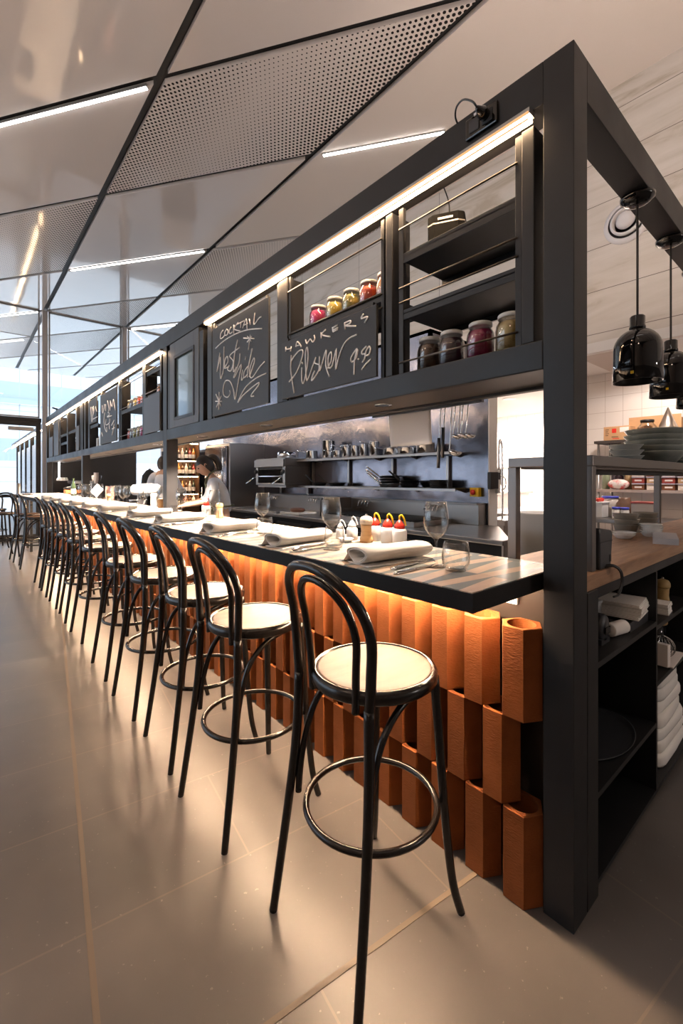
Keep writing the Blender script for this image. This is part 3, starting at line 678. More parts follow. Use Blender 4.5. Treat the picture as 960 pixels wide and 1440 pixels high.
def ladle(y, L, bowl, lab, handle=None):
    t_ = thing('ladle', lab, 'utensil', (.42,y,1.712), .25, 'utensils hanging under the gantry')
    m = MB(); m.tube(smooth_path([(0,0,.0),(.006,0,.012),(.012,0,0),(.004,0,-.03),(0,.003,-L*.6),(0,.01,-L)], 5), .0045, 6, flat=.6); m.build('handle', CHROME, t_)
    if handle:
        m = MB(); m.tube([(0,.006,-L+.09),(0,.01,-L-.06)], .009, 8); m.build('grip', GREYP, t_)
    else:
        m = MB(); rb = bowl
        m.lathe([(0,-rb*.8),(rb*.6,-rb*.62),(rb*.95,-rb*.15),(rb,0),(rb*.92,-.01),(rb*.55,-rb*.55),(0,-rb*.72)], (rb*.0,.01-rb*.9,-L+.012), 18, Matrix.Rotation(.3,4,'X')); m.build('bowl', CHROME, t_)
for k, (y, L, bw, h) in enumerate(((.80,.24,0,1),(.775,.19,0,1),(.735,.23,.033,0),(.715,.155,.026,0),(.688,.15,.026,0),(.672,.155,.026,0),(.645,.155,.026,0))):
    ladle(y, L, bw, ('whisk with a dark grip hanging by the paper sheet, %s' % ('longer one' if k == 0 else 'shorter one')) if h else ('large round spoon hanging lowest of the utensils' if k == 2 else 'small steel ladle hanging under the soffit, %s from the paper sheet' % nth(k-2)), h)
# ---------------------------------------------------------------- the bar
TOPZ = 1.06
def front(y): return -.369-.026*(y-.1)
def counter(name, lab, y0, y1, dx, notches):
    r = thing(name, lab, 'counter', (0,y0,0), 0, 'bar counters')
    def slabs(m, g, za, zb):
        m.prism([(front(y0)+dx+g,y0+g),(-.002,y0+g),(-.002,y1-g),(front(y1)+dx+g,y1-g)], za, zb)
        e = [y0+g]+[q for n_ in notches for q in n_]+[y1-g]
        for a, c in zip(e[::2], e[1::2]): m.box(-.002,.19-g,a,c,za,zb)
    m = MB(); slabs(m, 0, 1.006, 1.0575); o = m.build('edge_frame', EDGE, r); o.location.y = -y0
    m = MB(); slabs(m, .004, 1.0575, TOPZ); o = m.build('inlaid_top', INLAY, r); o.location.y = -y0
    return r
counter('bar_counter', 'bar counter with striped inlay top and black edge, starting at the tall corner post', .105, 3.20, 0, [])
counter('bar_counter', 'further bar counter with black edge running on towards the glass front', 3.225, 10.45, .022, [(3.44,3.552),(7.04,7.152)])
r = thing('bar_carcass', 'dark metal sheeted carcass of the bar behind the terracotta blocks', 'bar carcass', (0,0,0))
SHEET = mat('brown black sheet metal', (.05,.038,.032), .4, metal=.5)
m = MB(); m.box(.103,.19,.10,10.72,0,1.004); m.build('sheeting', SHEET, r)
m = MB()
for y in (3.44,7.04): m.box(-.005,.103,y,y+.112,.90,1.004)
m.build('post_seat', STEEL, r)
m = MB(); m.box(-.03,.103,10.46,10.72,0,1.004); m.build('end_panel', STEEL, r)
for k, (a, c, lab) in enumerate(((.20,3.15,'amber line light tucked under the counter next to the corner post'),(3.27,10.3,'amber line light tucked under the further counter'))):
    r = thing('line_light', lab, 'strip light', (-.066,(a+c)/2,1.006), 0, 'amber line lights under the counters')
    L = (c-a)/2
    m = MB(); m.box(-.018,.018,-L,L,-.010,0); m.build('channel', ALU, r)
    m = MB(); m.box(-.011,.011,-L+.01,L-.01,-.016,-.010); m.build('diffuser', UNDER_LED, r)
r = thing('wall_socket', 'white double wall socket under the counter end beside the corner post', 'power socket', (.099,.285,.955))
m = MB(); m.box(-.009,.004,-.06,.06,-.037,.037); m.build('face_plate', WHITEP, r, .003)
m = MB(); m.box(-.012,-.009,-.035,-.015,-.02,.005); m.box(-.012,-.009,.015,.035,-.02,.005); m.build('outlet', PORC, r)

# hollow hexagonal terracotta blocks, three courses
HB = .2945; RB = .0685
def hexblock_mesh():
    m = MB(); N = 36; hole = .046
    def hexr(a):                               # corners at +-y
        q = (a - PI/2) % (PI/3) - PI/6
        return RB*math.cos(PI/6)/math.cos(q)
    an = [PI/2 + 2*PI*i/N for i in range(N)]
    out = [(hexr(a)*math.cos(a), hexr(a)*math.sin(a)) for a in an]
    inn = [(hole*math.cos(a)*.98, hole*math.sin(a)*1.1) for a in an]
    e = .0025
    o2 = [(x*(1-e/RB), y*(1-e/RB)) for x,y in out]
    rings = [(out,e),(out,HB-e),(o2,HB),(inn,HB),(inn,0),(o2,0)]
    vs = [(x,y,z) for rg,z in rings for x,y in rg]; fs = []
    R_ = len(rings)
    for q in range(R_):
        p = (q+1) % R_
        for i in range(N):
            j = (i+1) % N; fs.append((q*N+i, q*N+j, p*N+j, p*N+i))
    m.add(vs, fs); return m
hb = None
ROWN = {0:'bottom course',1:'middle course',2:'top course'}
PITCH = .145
for row in range(3):
    n_ = 70 if row == 1 else 71
    for k in range(n_):
        lab = 'hollow hexagonal terracotta block in the %s, %s from the corner post' % (ROWN[row], nth(k+1))
        if hb is None:
            hb = hexblock_mesh().build('terracotta_block', TERRA); o = hb
        else:
            o = hb.copy(); COL.objects.link(o)
        y = .17 + PITCH*k + (PITCH/2 if row == 1 else 0)
        o.location = (.0175+random.uniform(-.003,.003), y+random.uniform(-.002,.002), HB*row)
        o.rotation_euler = (0,0,random.uniform(-.02,.02)+PI/3*random.randint(0,5))
        tag(o, lab, 'terracotta block', 'terracotta blocks of the bar front')

# ---------------------------------------------------------------- bentwood bar stools
def make_stool(label):
    r = thing('bar_stool', label, 'bar stool', (0,0,0), 0, 'black bentwood bar stools along the bar')
    SZ = .765; RS = .191
    m = MB(); m.lathe([(0,SZ-.004),(.08,SZ-.005),(.14,SZ-.001),(RS-.02,SZ+.004),(RS-.012,SZ+.003),(RS-.012,SZ-.014),(0,SZ-.014)], n=40, sx=1.03); m.build('seat', SEATWOOD, r)
    m = MB(); R0 = RS
    m.lathe([(R0-.014,SZ-.032),(R0-.003,SZ-.034),(R0+.006,SZ-.026),(R0+.006,SZ-.006),(R0-.002,SZ+.007),(R0-.013,SZ+.006),(R0-.014,SZ-.032)], n=44, sx=1.03); m.build('seat_rim', STOOLWOOD, r)
    # back hoop with the rear legs below it
    HX, HY = -.158, .158
    hoop = [(HX-.018,-HY-.002,SZ-.03),(HX-.020,-.170,SZ+.07),(HX-.028,-.176,SZ+.18),(HX-.058,-.156,SZ+.265),(HX-.088,-.105,SZ+.322),(HX-.104,-.04,SZ+.347),(HX-.104,.04,SZ+.347),(HX-.088,.105,SZ+.322),(HX-.058,.156,SZ+.265),(HX-.028,.176,SZ+.18),(HX-.020,.170,SZ+.07),(HX-.018,HY+.002,SZ-.03)]
    m = MB(); m.tube(smooth_path(hoop, 6), .0145, 10); m.build('back_hoop', STOOLWOOD, r)
    inner = [(HX-.010,-.098,SZ-.055),(HX-.014,-.104,SZ+.05),(HX-.024,-.114,SZ+.16),(HX-.052,-.100,SZ+.245),(HX-.078,-.055,SZ+.297),(HX-.086,0,SZ+.312),(HX-.078,.055,SZ+.297),(HX-.052,.100,SZ+.245),(HX-.024,.114,SZ+.16),(HX-.014,.104,SZ+.05),(HX-.010,.098,SZ-.055)]
    m = MB(); m.tube(smooth_path(inner, 6), .0115, 10); m.build('inner_hoop', STOOLWOOD, r)
    RZ = .345
    LEG = {}
    for s in (-1,1):
        p = [(HX-.018,s*(HY+.002),SZ-.02),(HX-.024,s*.166,.55),(HX-.045,s*.178,RZ),(HX-.075,s*.190,.12),(HX-.092,s*.196,.0)]
        m = MB(); q = smooth_path(p, 5); m.tube(q, [.0155-.003*i/(len(q)-1) for i in range(len(q))], 10); m.build('leg', STOOLWOOD, r)
        p = [(.142,s*.128,SZ-.03),(.150,s*.140,.55),(.162,s*.154,.30),(.176,s*.172,.10),(.192,s*.194,.0)]
        m = MB(); q = smooth_path(p, 5); m.tube(q, [.0155-.003*i/(len(q)-1) for i in range(len(q))], 10); m.build('leg', STOOLWOOD, r)
    RR = .203
    m = MB(); m.tube([(-.012+RR*1.02*math.cos(2*PI*i/48), RR*math.sin(2*PI*i/48), RZ) for i in range(48)], .0105, 8, closed=True); m.build('foot_ring', STOOLWOOD, r)
    # bent braces from each leg up to the seat
    legs = [((-.024+HX,-.166),(-.050+HX,-.170)),((.150,-.140),(.160,-.148)),((.150,.140),(.160,.148)),((-.024+HX,.166),(-.050+HX,.170))]
    for i, j in ((0,1),(3,2)):
        a = legs[i]; c = legs[j]
        q = .93
        A = Vector((a[0][0]*q,a[0][1]*q,0)); B = Vector((a[1][0]*q,a[1][1]*q,0)); C_ = Vector((c[0][0]*.95,c[0][1]*.95,0))
        side = (C_-A).normalized()*.012
        P = [B+side+Vector((0,0,RZ+.02)), B.lerp(A,.4)+side+Vector((0,0,RZ+.12)), A+side*1.8+Vector((0,0,RZ+.22)), A.lerp(C_,.18)+Vector((0,0,RZ+.295)), A.lerp(C_,.40)+Vector((0,0,SZ-.068)), A.lerp(C_,.68)+Vector((0,0,SZ-.044)), A.lerp(C_,.93)+Vector((0,0,SZ-.036))]
        m = MB(); m.tube(smooth_path(P, 5), .0105, 8); m.build('brace', STOOLWOOD, r)
    return r
STOOLS = [(-.388,.452),(-.415,1.15),(-.40,1.70),(-.405,2.30),(-.40,2.93),(-.39,3.81),(-.39,4.48),(-.39,5.09),(-.40,5.69),(-.405,6.27),(-.46,7.78),(-.51,8.55)]
SLAB = ['by the end of the counter, nearest the tall corner post','second along from the corner post','third along from the corner post','fourth along from the corner post','fifth along, by the step between the two counters','sixth along, first at the further counter','seventh along from the corner post','eighth along from the corner post','ninth along from the corner post','tenth along, last before the gap in the row','eleventh along, just past the gap in the row','last of the row, by the glass doors']
st0 = None
for k, (x, y) in enumerate(STOOLS):
    lab = 'black bentwood bar stool, ' + SLAB[k]
    rz = (0,.03,-.02,.03,0,.04,-.03,.02,.0,.03,-.05,.06)[k]
    if st0 is None: st0 = make_stool(lab); s_ = st0; s_.location = (x,y,0); s_.rotation_euler.z = rz
    else: dup(st0, lab, (x,y,0), rz)

dup(st0, 'black bentwood stool at the high table by the doors, facing the glass', (-.85,9.15,0), 1.7, 'stools at the high table')
dup(st0, 'black bentwood stool at the high table by the doors, against the glass', (-.9,10.45,0), -1.4, 'stools at the high table')

# ---------------------------------------------------------------- place settings
WHERE = ['nearest the corner post','at the second place from the corner post','at the third place from the corner post','at the fourth place from the corner post','at the last place of the near counter','at the first place of the further counter','at the second place of the further counter','at the third place of the further counter','at the fourth place of the further counter','at the fifth place of the further counter','at the sixth place of the further counter']
def wine_glass(lab):
    r = thing('wine_glass', lab, 'wine glass', (0,0,0), 0, 'wine glasses on the bar')
    prof = [(0,.0),(.034,.0),(.036,.0015),(.020,.005),(.006,.010),(.0036,.02),(.0036,.085),(.007,.093),(.024,.108),(.038,.128),(.0425,.150),(.040,.180),(.034,.222),(.0328,.222),(.0388,.180),(.0412,.150),(.0367,.1285),(.023,.110),(.006,.096),(0,.0955)]
    m = MB(); m.lathe(prof, n=32); m.build('glass', GLASS, r); return r
def tumbler(lab):
    r = thing('tumbler', lab, 'tumbler', (0,0,0), 0, 'stemless tumblers on the bar')
    prof = [(0,0),(.028,0),(.034,.004),(.043,.025),(.0455,.045),(.042,.075),(.0375,.095),(.0363,.095),(.0407,.075),(.0441,.045),(.0415,.026),(.032,.0105),(0,.008)]
    m = MB(); m.lathe(prof, n=32); m.build('glass', GLASS, r); return r
def napkin(lab):
    # loosely rolled napkin: a flattened spiral, long axis along x
    m = MB(); prof = []
    n_ = 40
    for i in range(n_+1):
        a = 2*PI*1.9*i/n_; q = 1-.32*i/n_
        prof.append((.058*q*math.cos(a)+.012*math.sin(2*a)*q, .031+.029*q*math.sin(a)*(1-.35*math.cos(a)**4*0)))
    prof = [(prof[0][0]+.050,.002),(prof[0][0]+.025,.004)]+prof
    th = .003; vs = []; fs = []; k = len(prof); S = 7
    for sidx in range(S):
        x = -.155+.31*sidx/(S-1); g = 1+.05*math.sin(sidx*1.7)
        for (yy,zz) in prof: vs.append((x,yy*g,zz+.001))
    for sidx in range(S-1):
        for i in range(k-1):
            a = sidx*k+i; fs.append((a,a+1,a+k+1,a+k))
    m.add(vs, fs, True)
    r = thing('rolled_napkin', lab, 'napkin', (0,0,0), 0, 'rolled napkins on the bar')
    o = m.build('cloth', LINEN, r); so = o.modifiers.new('thick','SOLIDIFY'); so.thickness = .0025; so.offset = 0
    m = MB(); m.box(-.15,.15,-.062,.062,0,.004); m.build('folded_flap', LINEN, r, .002)
    return r
def fork(lab):
    r = thing('fork', lab, 'fork', (0,0,0), 0, 'forks on the bar')
    m = MB(); m.tube(smooth_path([(-.10,0,.003),(-.04,0,.006),(.02,0,.004),(.045,0,.003)], 4), [.005]*4+[.004]*4+[.003]*5, 8, flat=2.0); m.build('handle', CHROME, r)
    m = MB()
    for q in (-.0105,-.0035,.0035,.0105): m.tube(smooth_path([(.045,q*.5,.003),(.062,q,.004),(.095,q,.009)], 3), .0016, 5)
    m.box(.040,.066,-.012,.012,.002,.004); m.build('tines', CHROME, r); return r
def knife(lab):
    r = thing('knife', lab, 'knife', (0,0,0), 0, 'knives on the bar')
    m = MB(); m.tube([(-.11,0,.004),(-.10,0,.004),(-.02,0,.004),(.0,0,.004)], [.003,.0055,.005,.004], 8, flat=1.6); m.build('handle', CHROME, r)
    m = MB(); m.prism([(0,-.006),(.09,-.009),(.108,-.002),(.112,.006),(.0,.006)], .003, .0048); m.build('blade', CHROME, r); return r
SET = [(.560,(-.158,.384),(-.166,.299)),(1.115,(-.199,.895),(-.150,.935)),(1.75,(-.132,1.573),(-.161,1.500)),(2.47,(-.05,2.36),(-.114,2.25)),(3.07,(-.084,2.88),(-.15,2.81)),
       (3.93,(-.093,3.80),(-.19,3.74)),(4.55,(-.122,4.37),(-.21,4.30)),(5.15,(-.06,5.0),(-.18,4.92)),(5.75,(-.11,5.60),(-.2,5.52)),(6.35,(-.09,6.2),(-.2,6.13)),(7.0,(-.07,6.77),(-.2,6.72))]
proto = {}
def put(key, fn, lab, loc, rz=0):
    if key not in proto:
        o = fn(lab); o.location = loc; o.rotation_euler.z = rz; proto[key] = o
    else: o = dup(proto[key], lab, loc, rz)
    return o
for k, (yn, w_, t_) in enumerate(SET):
    fx_ = front(yn)+.195
    put('w', wine_glass, 'tall clear wine glass ' + WHERE[k], (w_[0],w_[1],TOPZ))
    put('t', tumbler, 'clear stemless tumbler ' + WHERE[k], (t_[0],t_[1],TOPZ))
    put('n', napkin, 'white rolled napkin ' + WHERE[k], (fx_-.005,yn,TOPZ), (-.12,.10,.16,.1,.12,.1,.08,.12,.1,.08,.1)[k])
    if k < 7:
        put('f', fork, 'steel fork beside the rolled napkin ' + WHERE[k], (front(yn)+.17,yn-.105,TOPZ), .10)
        put('k', knife, 'steel table knife beside the rolled napkin ' + WHERE[k], (front(yn)+.13,yn-.165,TOPZ), .04)
for k, (x, y) in enumerate(((-.30,3.92),(-.02,4.62),(.06,5.32),(.12,6.5))):
    put('w', wine_glass, 'spare wine glass standing along the further counter, %s of four' % nth(k+1), (x if k else .12,y,TOPZ))

def mill(x, y, lab, h=.125, z=TOPZ, m_=WOODTOP, top=None):
    r = thing('pepper_mill', lab, 'pepper mill', (x,y,z), 0, 'beech mills')
    s = h/.125
    m = MB(); m.lathe([(0,0),(.028*s,0),(.029*s,.004*s),(.029*s,.014*s),(.026*s,.020*s),(.0225*s,.045*s),(.024*s,.07*s),(.025*s,.078*s),(0,.078*s)], n=24); m.build('body', m_, r)
    m = MB(); m.lathe([(0,.079*s),(.027*s,.079*s),(.029*s,.088*s),(.028*s,.100*s),(.022*s,.110*s),(.008*s,.115*s),(0,.115*s)], n=24); m.build('head', top or m_, r)
    m = MB(); m.ball((0,0,.119*s), .006*s, 6); m.build('knob', CHROME, r); return r
PALEBEECH = mat('pale beech head', (.75,.60,.45), .5)
mill(.07,.964,'pepper mill with a pale head beside the three red topped sauce bottles', .135, top=PALEBEECH)
mill(.12,2.64,'small beech pepper mill behind the wine glass at the fourth place')
mill(.03,3.70,'small beech pepper mill just past the second post')
mill(-.03,5.35,'small beech pepper mill far along the further counter')
def squeeze(x, y, lab, body, cap, tip, s=1, z=TOPZ, grp=None):
    r = thing('sauce_bottle', lab, 'sauce bottle', (x,y,z), 0, grp)
    m = MB(); m.lathe([(0,0),(.031*s,0),(.033*s,.004*s),(.033*s,.060*s),(.027*s,.072*s),(0,.072*s)], n=20); m.build('bottle', body, r)
    m = MB(); m.lathe([(0,.072*s),(.024*s,.072*s),(.024*s,.086*s),(.016*s,.098*s),(.006*s,.112*s),(0,.112*s)], n=20); m.build('cap', cap, r)
    m = MB(); m.tube(smooth_path([(0,0,.108*s),(0,.001,.126*s),(.006,-.006,.132*s),(.012,-.016,.115*s),(.016,-.022,.085*s)], 4), .0042*s, 6); m.build('tip_cap', tip, r); return r
for k, (y, lab) in enumerate(((.972,'farthest from the corner post'),(.887,'in the middle of the trio'),(.812,'closest to the corner post'))):
    squeeze(.135, y, 'white squeeze bottle with red top and yellow tip, '+lab, WHITEP, REDP, YELP, 1.0, grp='red topped sauce bottles')
squeeze(.07,1.065,'small all white dropper bottle beside the pepper mill', WHITEP, WHITEP, WHITEP, .85)
squeeze(.05,1.13,'smaller white dropper bottle farther from the pepper mill', WHITEP, WHITEP, WHITEP, .7)
squeeze(.14,2.93,'white squeeze bottle with plain red top in front of the bowed cook', WHITEP, REDP, REDP, 1.1)
r = thing('salt_dish', 'little white dish beside the white dropper bottles', 'dish', (-.0,1.03,TOPZ))
m = MB(); m.lathe([(0,0),(.025,0),(.036,.018),(.034,.018),(.024,.004),(0,.004)]); m.build('dish', PORC, r)
r = thing('wine_bottle', 'dark wine bottle with a pale label towards the end of the further counter', 'bottle', (.02,7.9,TOPZ))
m = MB(); m.lathe([(0,0),(.037,0),(.038,.004),(.038,.17),(.033,.20),(.015,.235),(.0135,.29),(.015,.292),(.015,.30),(0,.30)]); m.build('bottle', mat('bottle green', (.02,.03,.015), .08), r)
m = MB(); m.open_ = True; m.lathe([(.0385,.05),(.0385,.13)], n=24); m.build('label', PAPER, r)
# ---------------------------------------------------------------- kitchen line behind the bar
r = thing('splash_wall', 'tall stainless steel clad wall panel behind the cooking line', 'wall panel', (2.6,1.85,0))
m = MB(); m.box(0,.02,0,5.9,0,2.5); m.build('sheet', SS, r)
m = MB(); m.box(0.02,.15,0,5.9,0,2.5); m.box(0,.15,-.012,0,0,2.5); m.build('end_cladding', KCEIL, r)
r = thing('exhaust_hood', 'stainless exhaust hood above the cooking line', 'hood', (1.75,1.9,2.3))
m = MB(); m.box(0,.85,0,5.8,.0,.05); m.box(0,.03,0,5.8,.05,.38); m.box(.0,.85,0,.03,.05,.38); m.box(0,.85,5.77,5.8,.05,.38); m.box(.0,.85,0,5.8,.35,.38); m.build('canopy', SS, r)
for k in range(4):
    m = MB(); m.box(.35,.43,.3+1.4*k,1.4+1.4*k,-.018,0); m.build('tube_light', TUBE_LED, r)
# bench with a slanted end, raised back
r = thing('cooking_bench', 'long stainless cooking bench with rounded front edge behind the bar', 'bench', (1.7,1.15,0))
m = MB(); poly = [(-.06,0),(.08,.02),(.86,.56),(.88,.70),(.88,4.95),(.08,4.95)]
m.prism(poly, .86, .90); m.build('bench_top', SSB, r, .008)
m = MB(); m.prism([(.06,.08),(.82,.62),(.86,.72),(.86,4.9),(.16,4.9)], .0, .86); m.build('cabinet', mat('dark bench front', (.03,.028,.028), .35, metal=.3), r)
for k in range(4):
    m = MB(); m.box(.035+.018*k,.06+.018*k,.75+.9*k,1.5+.9*k,.12,.80); d = m.build('door', mat('bench door', (.09,.085,.08), .35, metal=.8), r)
    m = MB(); m.tube([(.02+.018*k,.85+.9*k,.74),(.02+.018*k,1.4+.9*k,.74)], .008); m.build('handle', CHROME, d)
r = thing('range_riser', 'steel range riser with a row of chrome control taps on the bench', 'range', (2.46,1.87,.90))
m = MB(); m.box(0,.135,0,4.15,0,.20); m.box(-.03,.135,0,4.15,.20,.215); m.build('riser', SSB, r, .004)
for k in range(16):
    y = .45+.055*(k%4)+ (k//4)*1.05
    m = MB(); m.tube([(0,y,.17),(-.05,y,.175)], .012, 8); m.tube([(-.05,y,.175),(-.055,y+.015,.12)], .009, 6); m.build('tap', CHROME, r)
# chargrill plates
r = thing('chargrill', 'black ridged chargrill set on the bench behind the sauce bottles', 'grill', (1.82,2.15,.90))
m = MB(); m.box(0,.58,0,1.35,0,.045); m.build('body', SSB, r, .004)
m = MB()
for k in range(34): m.box(.03,.55,.04+.038*k,.058+.038*k,.045,.062)
m.build('grate', BLACK, r)
m = MB(); m.box(.0,.02,0,1.35,.045,.05); m.prism([(.0,1.36),(.60,1.36),(.60,1.38),(0,1.38)], -.0, .10); m.build('splash_guard', SSB, r)
r = thing('partition_guard', 'plain steel side guard standing on the bench under the lower shelf', 'guard', (1.95,3.72,.90))
m = MB(); m.box(0,.5,0,.02,0,.22); m.box(0,.02,-.15,0.02,0,.20); m.build('plate', SSB, r)
r = thing('steak', 'grilled steak resting on a white tray on the bench', 'meat', (1.95,4.22,.925))
m = MB(); m.lathe([(0,0),(.10,0),(.12,.02),(.11,.045),(.05,.055),(0,.052)], n=18, sx=.75); m.build('meat', mat('seared meat', (.16,.06,.03), .5), r)
r = thing('tray', 'white tray under the grilled steak', 'tray', (1.98,4.25,.90))
m = MB(); m.box(-.13,.13,-.22,.22,0,.008); m.box(-.14,-.13,-.22,.22,0,.024); m.box(.13,.14,-.22,.22,0,.024); m.build('tray', PORC, r, .003)
for k, (x, y, l_) in enumerate(((1.93,4.75,'beside the salamander'),(1.95,5.25,'farther along the bench'))):
    r = thing('sheet_pan', 'flat steel pan lying on the bench, '+l_, 'pan', (x,y,.90), .1)
    m = MB(); m.box(-.13,.13,-.2,.2,0,.012); m.build('pan', SSB, r, .004)
    m = MB(); m.tube([(-.12,.1,.012),(-.24,.2,.03)], .008); m.build('handle', SSB, r)

# wall shelves
def wall_shelf(z, y0, y1, lab):
    r = thing('wall_shelf', lab, 'shelf', (2.6,y0,z))
    m = MB(); m.box(-.27,-.002,0,y1-y0,-.004,0); m.box(-.27,-.262,0,y1-y0,-.03,0); m.build('shelf_board', SSB, r)
    n_ = int((y1-y0)/.55)
    for k in range(n_+1):
        y = .06+k*(y1-y0-.14)/n_
        m = MB(); m.prism([(-.22,0),(-.002,0),(-.002,-.05)][::-1], 0, .004)
        o = m.build('bracket', SSB, r); o.rotation_euler = (PI/2,0,0); o.location = (0,y,-.004)
    return r
wall_shelf(1.635, 2.12, 5.2, 'upper stainless wall shelf carrying pots')
wall_shelf(1.262, 2.05, 4.75, 'lower stainless wall shelf carrying frying pans')
for z0 in (1.262,):
    r = thing('shelf_upright', 'row of slim steel uprights between the two wall shelves', 'upright', (2.585,2.3,1.262))
    for k in range(4):
        m = MB(); m.box(-.02,.012,.8*k,.8*k+.03,0,.34); m.build('upright', SSB, r)
def pot(y, z, rad, h, lab, x=2.43, handle=True):
    r = thing('pot', lab, 'pot', (x,y,z), 0, 'steel pots on the upper wall shelf')
    m = MB(); m.lathe([(0,0),(rad*.96,0),(rad,.006),(rad,h),(rad+.003,h+.002),(rad-.004,h),(rad-.004,.008),(0,.006)], n=24); m.build('vessel', CHROME, r)
    if handle:
        m = MB(); m.tube(smooth_path([(-rad,0,h*.8),(-rad-.05,.02,h*.9),(-rad-.14,.05,h*.95)], 4), .006, 6); m.build('handle', CHROME, r)
    return r
for k, (y, rd, h) in enumerate(((4.55,.085,.12),(4.17,.085,.24),(3.98,.062,.10),(3.80,.060,.16),(3.63,.055,.14),(3.47,.055,.15),(3.28,.062,.17),(2.98,.115,.075),(2.74,.12,.07),(2.5,.10,.11))):
    pot(y, 1.635, rd, h, 'steel pot on the upper wall shelf, %s counted from the end by the salamander' % nth(k+1), handle=k not in (1,))
def pan(y, z, rad, lab, stack=1, x=2.42, tone=BLACK, ang=2.4):
    r = thing('frying_pan', lab, 'frying pan', (x,y,z), 0, 'frying pans on the lower wall shelf')
    m = MB(); m.lathe([(0,0),(rad*.75,0),(rad,.042),(rad*1.02,.044),(rad*.97,.042),(rad*.74,.005),(0,.004)], n=24); m.build('pan', tone, r)
    m = MB(); c_, s_ = math.cos(ang), math.sin(ang); m.tube(smooth_path([(rad*c_,rad*s_,.04),(rad*1.3*c_,rad*1.3*s_,.07),(rad*2.1*c_,rad*2.1*s_,.15)], 4), .010, 8, flat=.6); m.build('handle', tone, r)
    return r
pan(3.98,1.262,.12,'black frying pan with a raised handle near the salamander'); pan(4.35,1.262,.10,'small black frying pan nearest the salamander',ang=2.2)
for k in range(4): pan(3.02,1.262+.030*k,.135,'silvery frying pan in the tilted pile on the lower shelf, %s from below' % nth(k+1), tone=CHROME, ang=1.9+.25*k)
for k in range(2): pan(2.72,1.262+.035*k,.11,'dark frying pan beside the silvery pile, %s' % ('lower one' if k==0 else 'upper one with handle up'), tone=BLACK, ang=1.5+k)
for k in range(5):
    r = thing('skillet', 'shallow black skillet near the yellow stop button, %s of the stack from below' % nth(k+1), 'skillet', (2.42,2.32,1.262+.017*k), 0, 'black skillets stacked by the stop button')
    m = MB(); m.lathe([(0,0),(.08,0),(.10,.016),(.096,.016),(.078,.003),(0,.003)], n=24); m.build('dish', BLACK, r)
r = thing('stop_button', 'red mushroom stop button on a yellow box on the steel wall', 'stop button', (2.598,1.975,1.222))
m = MB(); m.box(-.055,0,-.05,.05,-.045,.045); m.build('box', YELP, r, .005)
m = MB(); m.lathe([(0,0),(.014,0),(.014,.014),(.027,.016),(.027,.028),(.02,.034),(0,.034)], (-.055,0,0), 16, Matrix.Rotation(-PI/2,4,'Y')); m.build('button', REDP, r)
r = thing('intercom', 'black wall device fixed to the end of the steel wall', 'device', (2.66,1.838,1.34))
m = MB(); m.box(-.10,.04,-.045,0,-.085,.085); m.build('casing', BLACK, r, .008)
r = thing('card_reader', 'slim pale handset fixed beside the black wall device', 'handset', (2.735,1.838,1.33))
m = MB(); m.box(-.022,.022,-.03,0,-.12,.12); m.build('casing', WHITEP, r, .006); m = MB(); m.box(-.016,.016,-.033,-.03,.02,.09); m.build('screen', GREYP, r)
# salamander grill
r = thing('salamander_grill', 'stainless salamander grill with side levers on the wall shelf', 'grill', (2.12,4.78,1.262))
m = MB(); m.box(0,.46,0,.82,.27,.40); m.box(0,.46,0,.06,.03,.27); m.box(0,.46,.76,.82,.03,.27); m.box(0,.46,0,.82,0,.03); m.box(.42,.46,.06,.76,.03,.27); m.box(-.03,0,0,.82,.27,.38); m.build('body', SSB, r, .006)
m = MB(); m.box(.02,.42,.06,.76,.235,.27); m.build('element', BLACK, r)
m = MB()
for k in range(14): m.box(.01,.42,.08+.048*k,.088+.048*k,.13,.138)
m.box(.0,.02,.06,.76,.125,.14); m.build('rack', CHROME, r)
for yy in (.03,.79):
    m = MB(); m.lathe([(0,0),(.03,0),(.03,.03),(0,.03)], (0,yy,.20), 14, Matrix.Rotation(-PI/2,4,'Y')); m.build('knob', GREYP, r)
    m = MB(); m.tube([(-.02,yy,.13),(-.16,yy+.05,.02)], .010); m.build('lever', CHROME, r)
r = thing('grill_stand', 'steel wall bracket carrying the salamander grill', 'bracket', (2.15,4.8,1.18))
m = MB(); m.box(0,.45,0,.78,.05,.08); m.box(.40,.45,0,.05,-.05,.05); m.box(.40,.45,.73,.78,-.05,.05); m.build('frame', SSB, r)
r = thing('cake_tin', 'shallow round tin on top of the salamander grill', 'tin', (2.33,5.05,1.662))
m = MB(); m.lathe([(0,0),(.14,0),(.14,.09),(.132,.09),(.132,.006),(0,.006)]); m.build('tin', CHROME, r)
# combi oven and steel cupboard beyond
r = thing('combi_oven', 'tall steel combi oven with a dark glass door past the salamander', 'oven', (1.95,6.15,.0))
m = MB(); m.box(0,.7,0,.95,.0,1.95); m.build('body', SSB, r, .01)
m = MB(); m.box(-.03,0,.06,.89,1.0,1.9); d = m.build('door', SS, r, .006)
m = MB(); m.box(-.036,-.03,.14,.81,1.10,1.28); m.build('window', DARKSS, d)
m = MB(); m.tube([(-.07,.12,1.05),(-.07,.12,1.85)], .014); m.build('handle', CHROME, d)
m = MB(); m.box(-.02,0,.06,.89,.88,.97); m.build('control_strip', DARKSS, r)
r = thing('steel_cupboard', 'plain dark steel cupboard beside the bottle shelves', 'cupboard', (1.67,7.2,0))
m = MB(); m.box(.35,.90,0,.9,0,1.9); m.build('carcass', SSB, r, .006)
m = MB(); m.box(.33,.35,.02,.88,.1,1.85); d = m.build('door', SS, r); m = MB(); m.tube([(.30,.1,.8),(.30,.1,1.2)], .012); m.build('handle', CHROME, d)
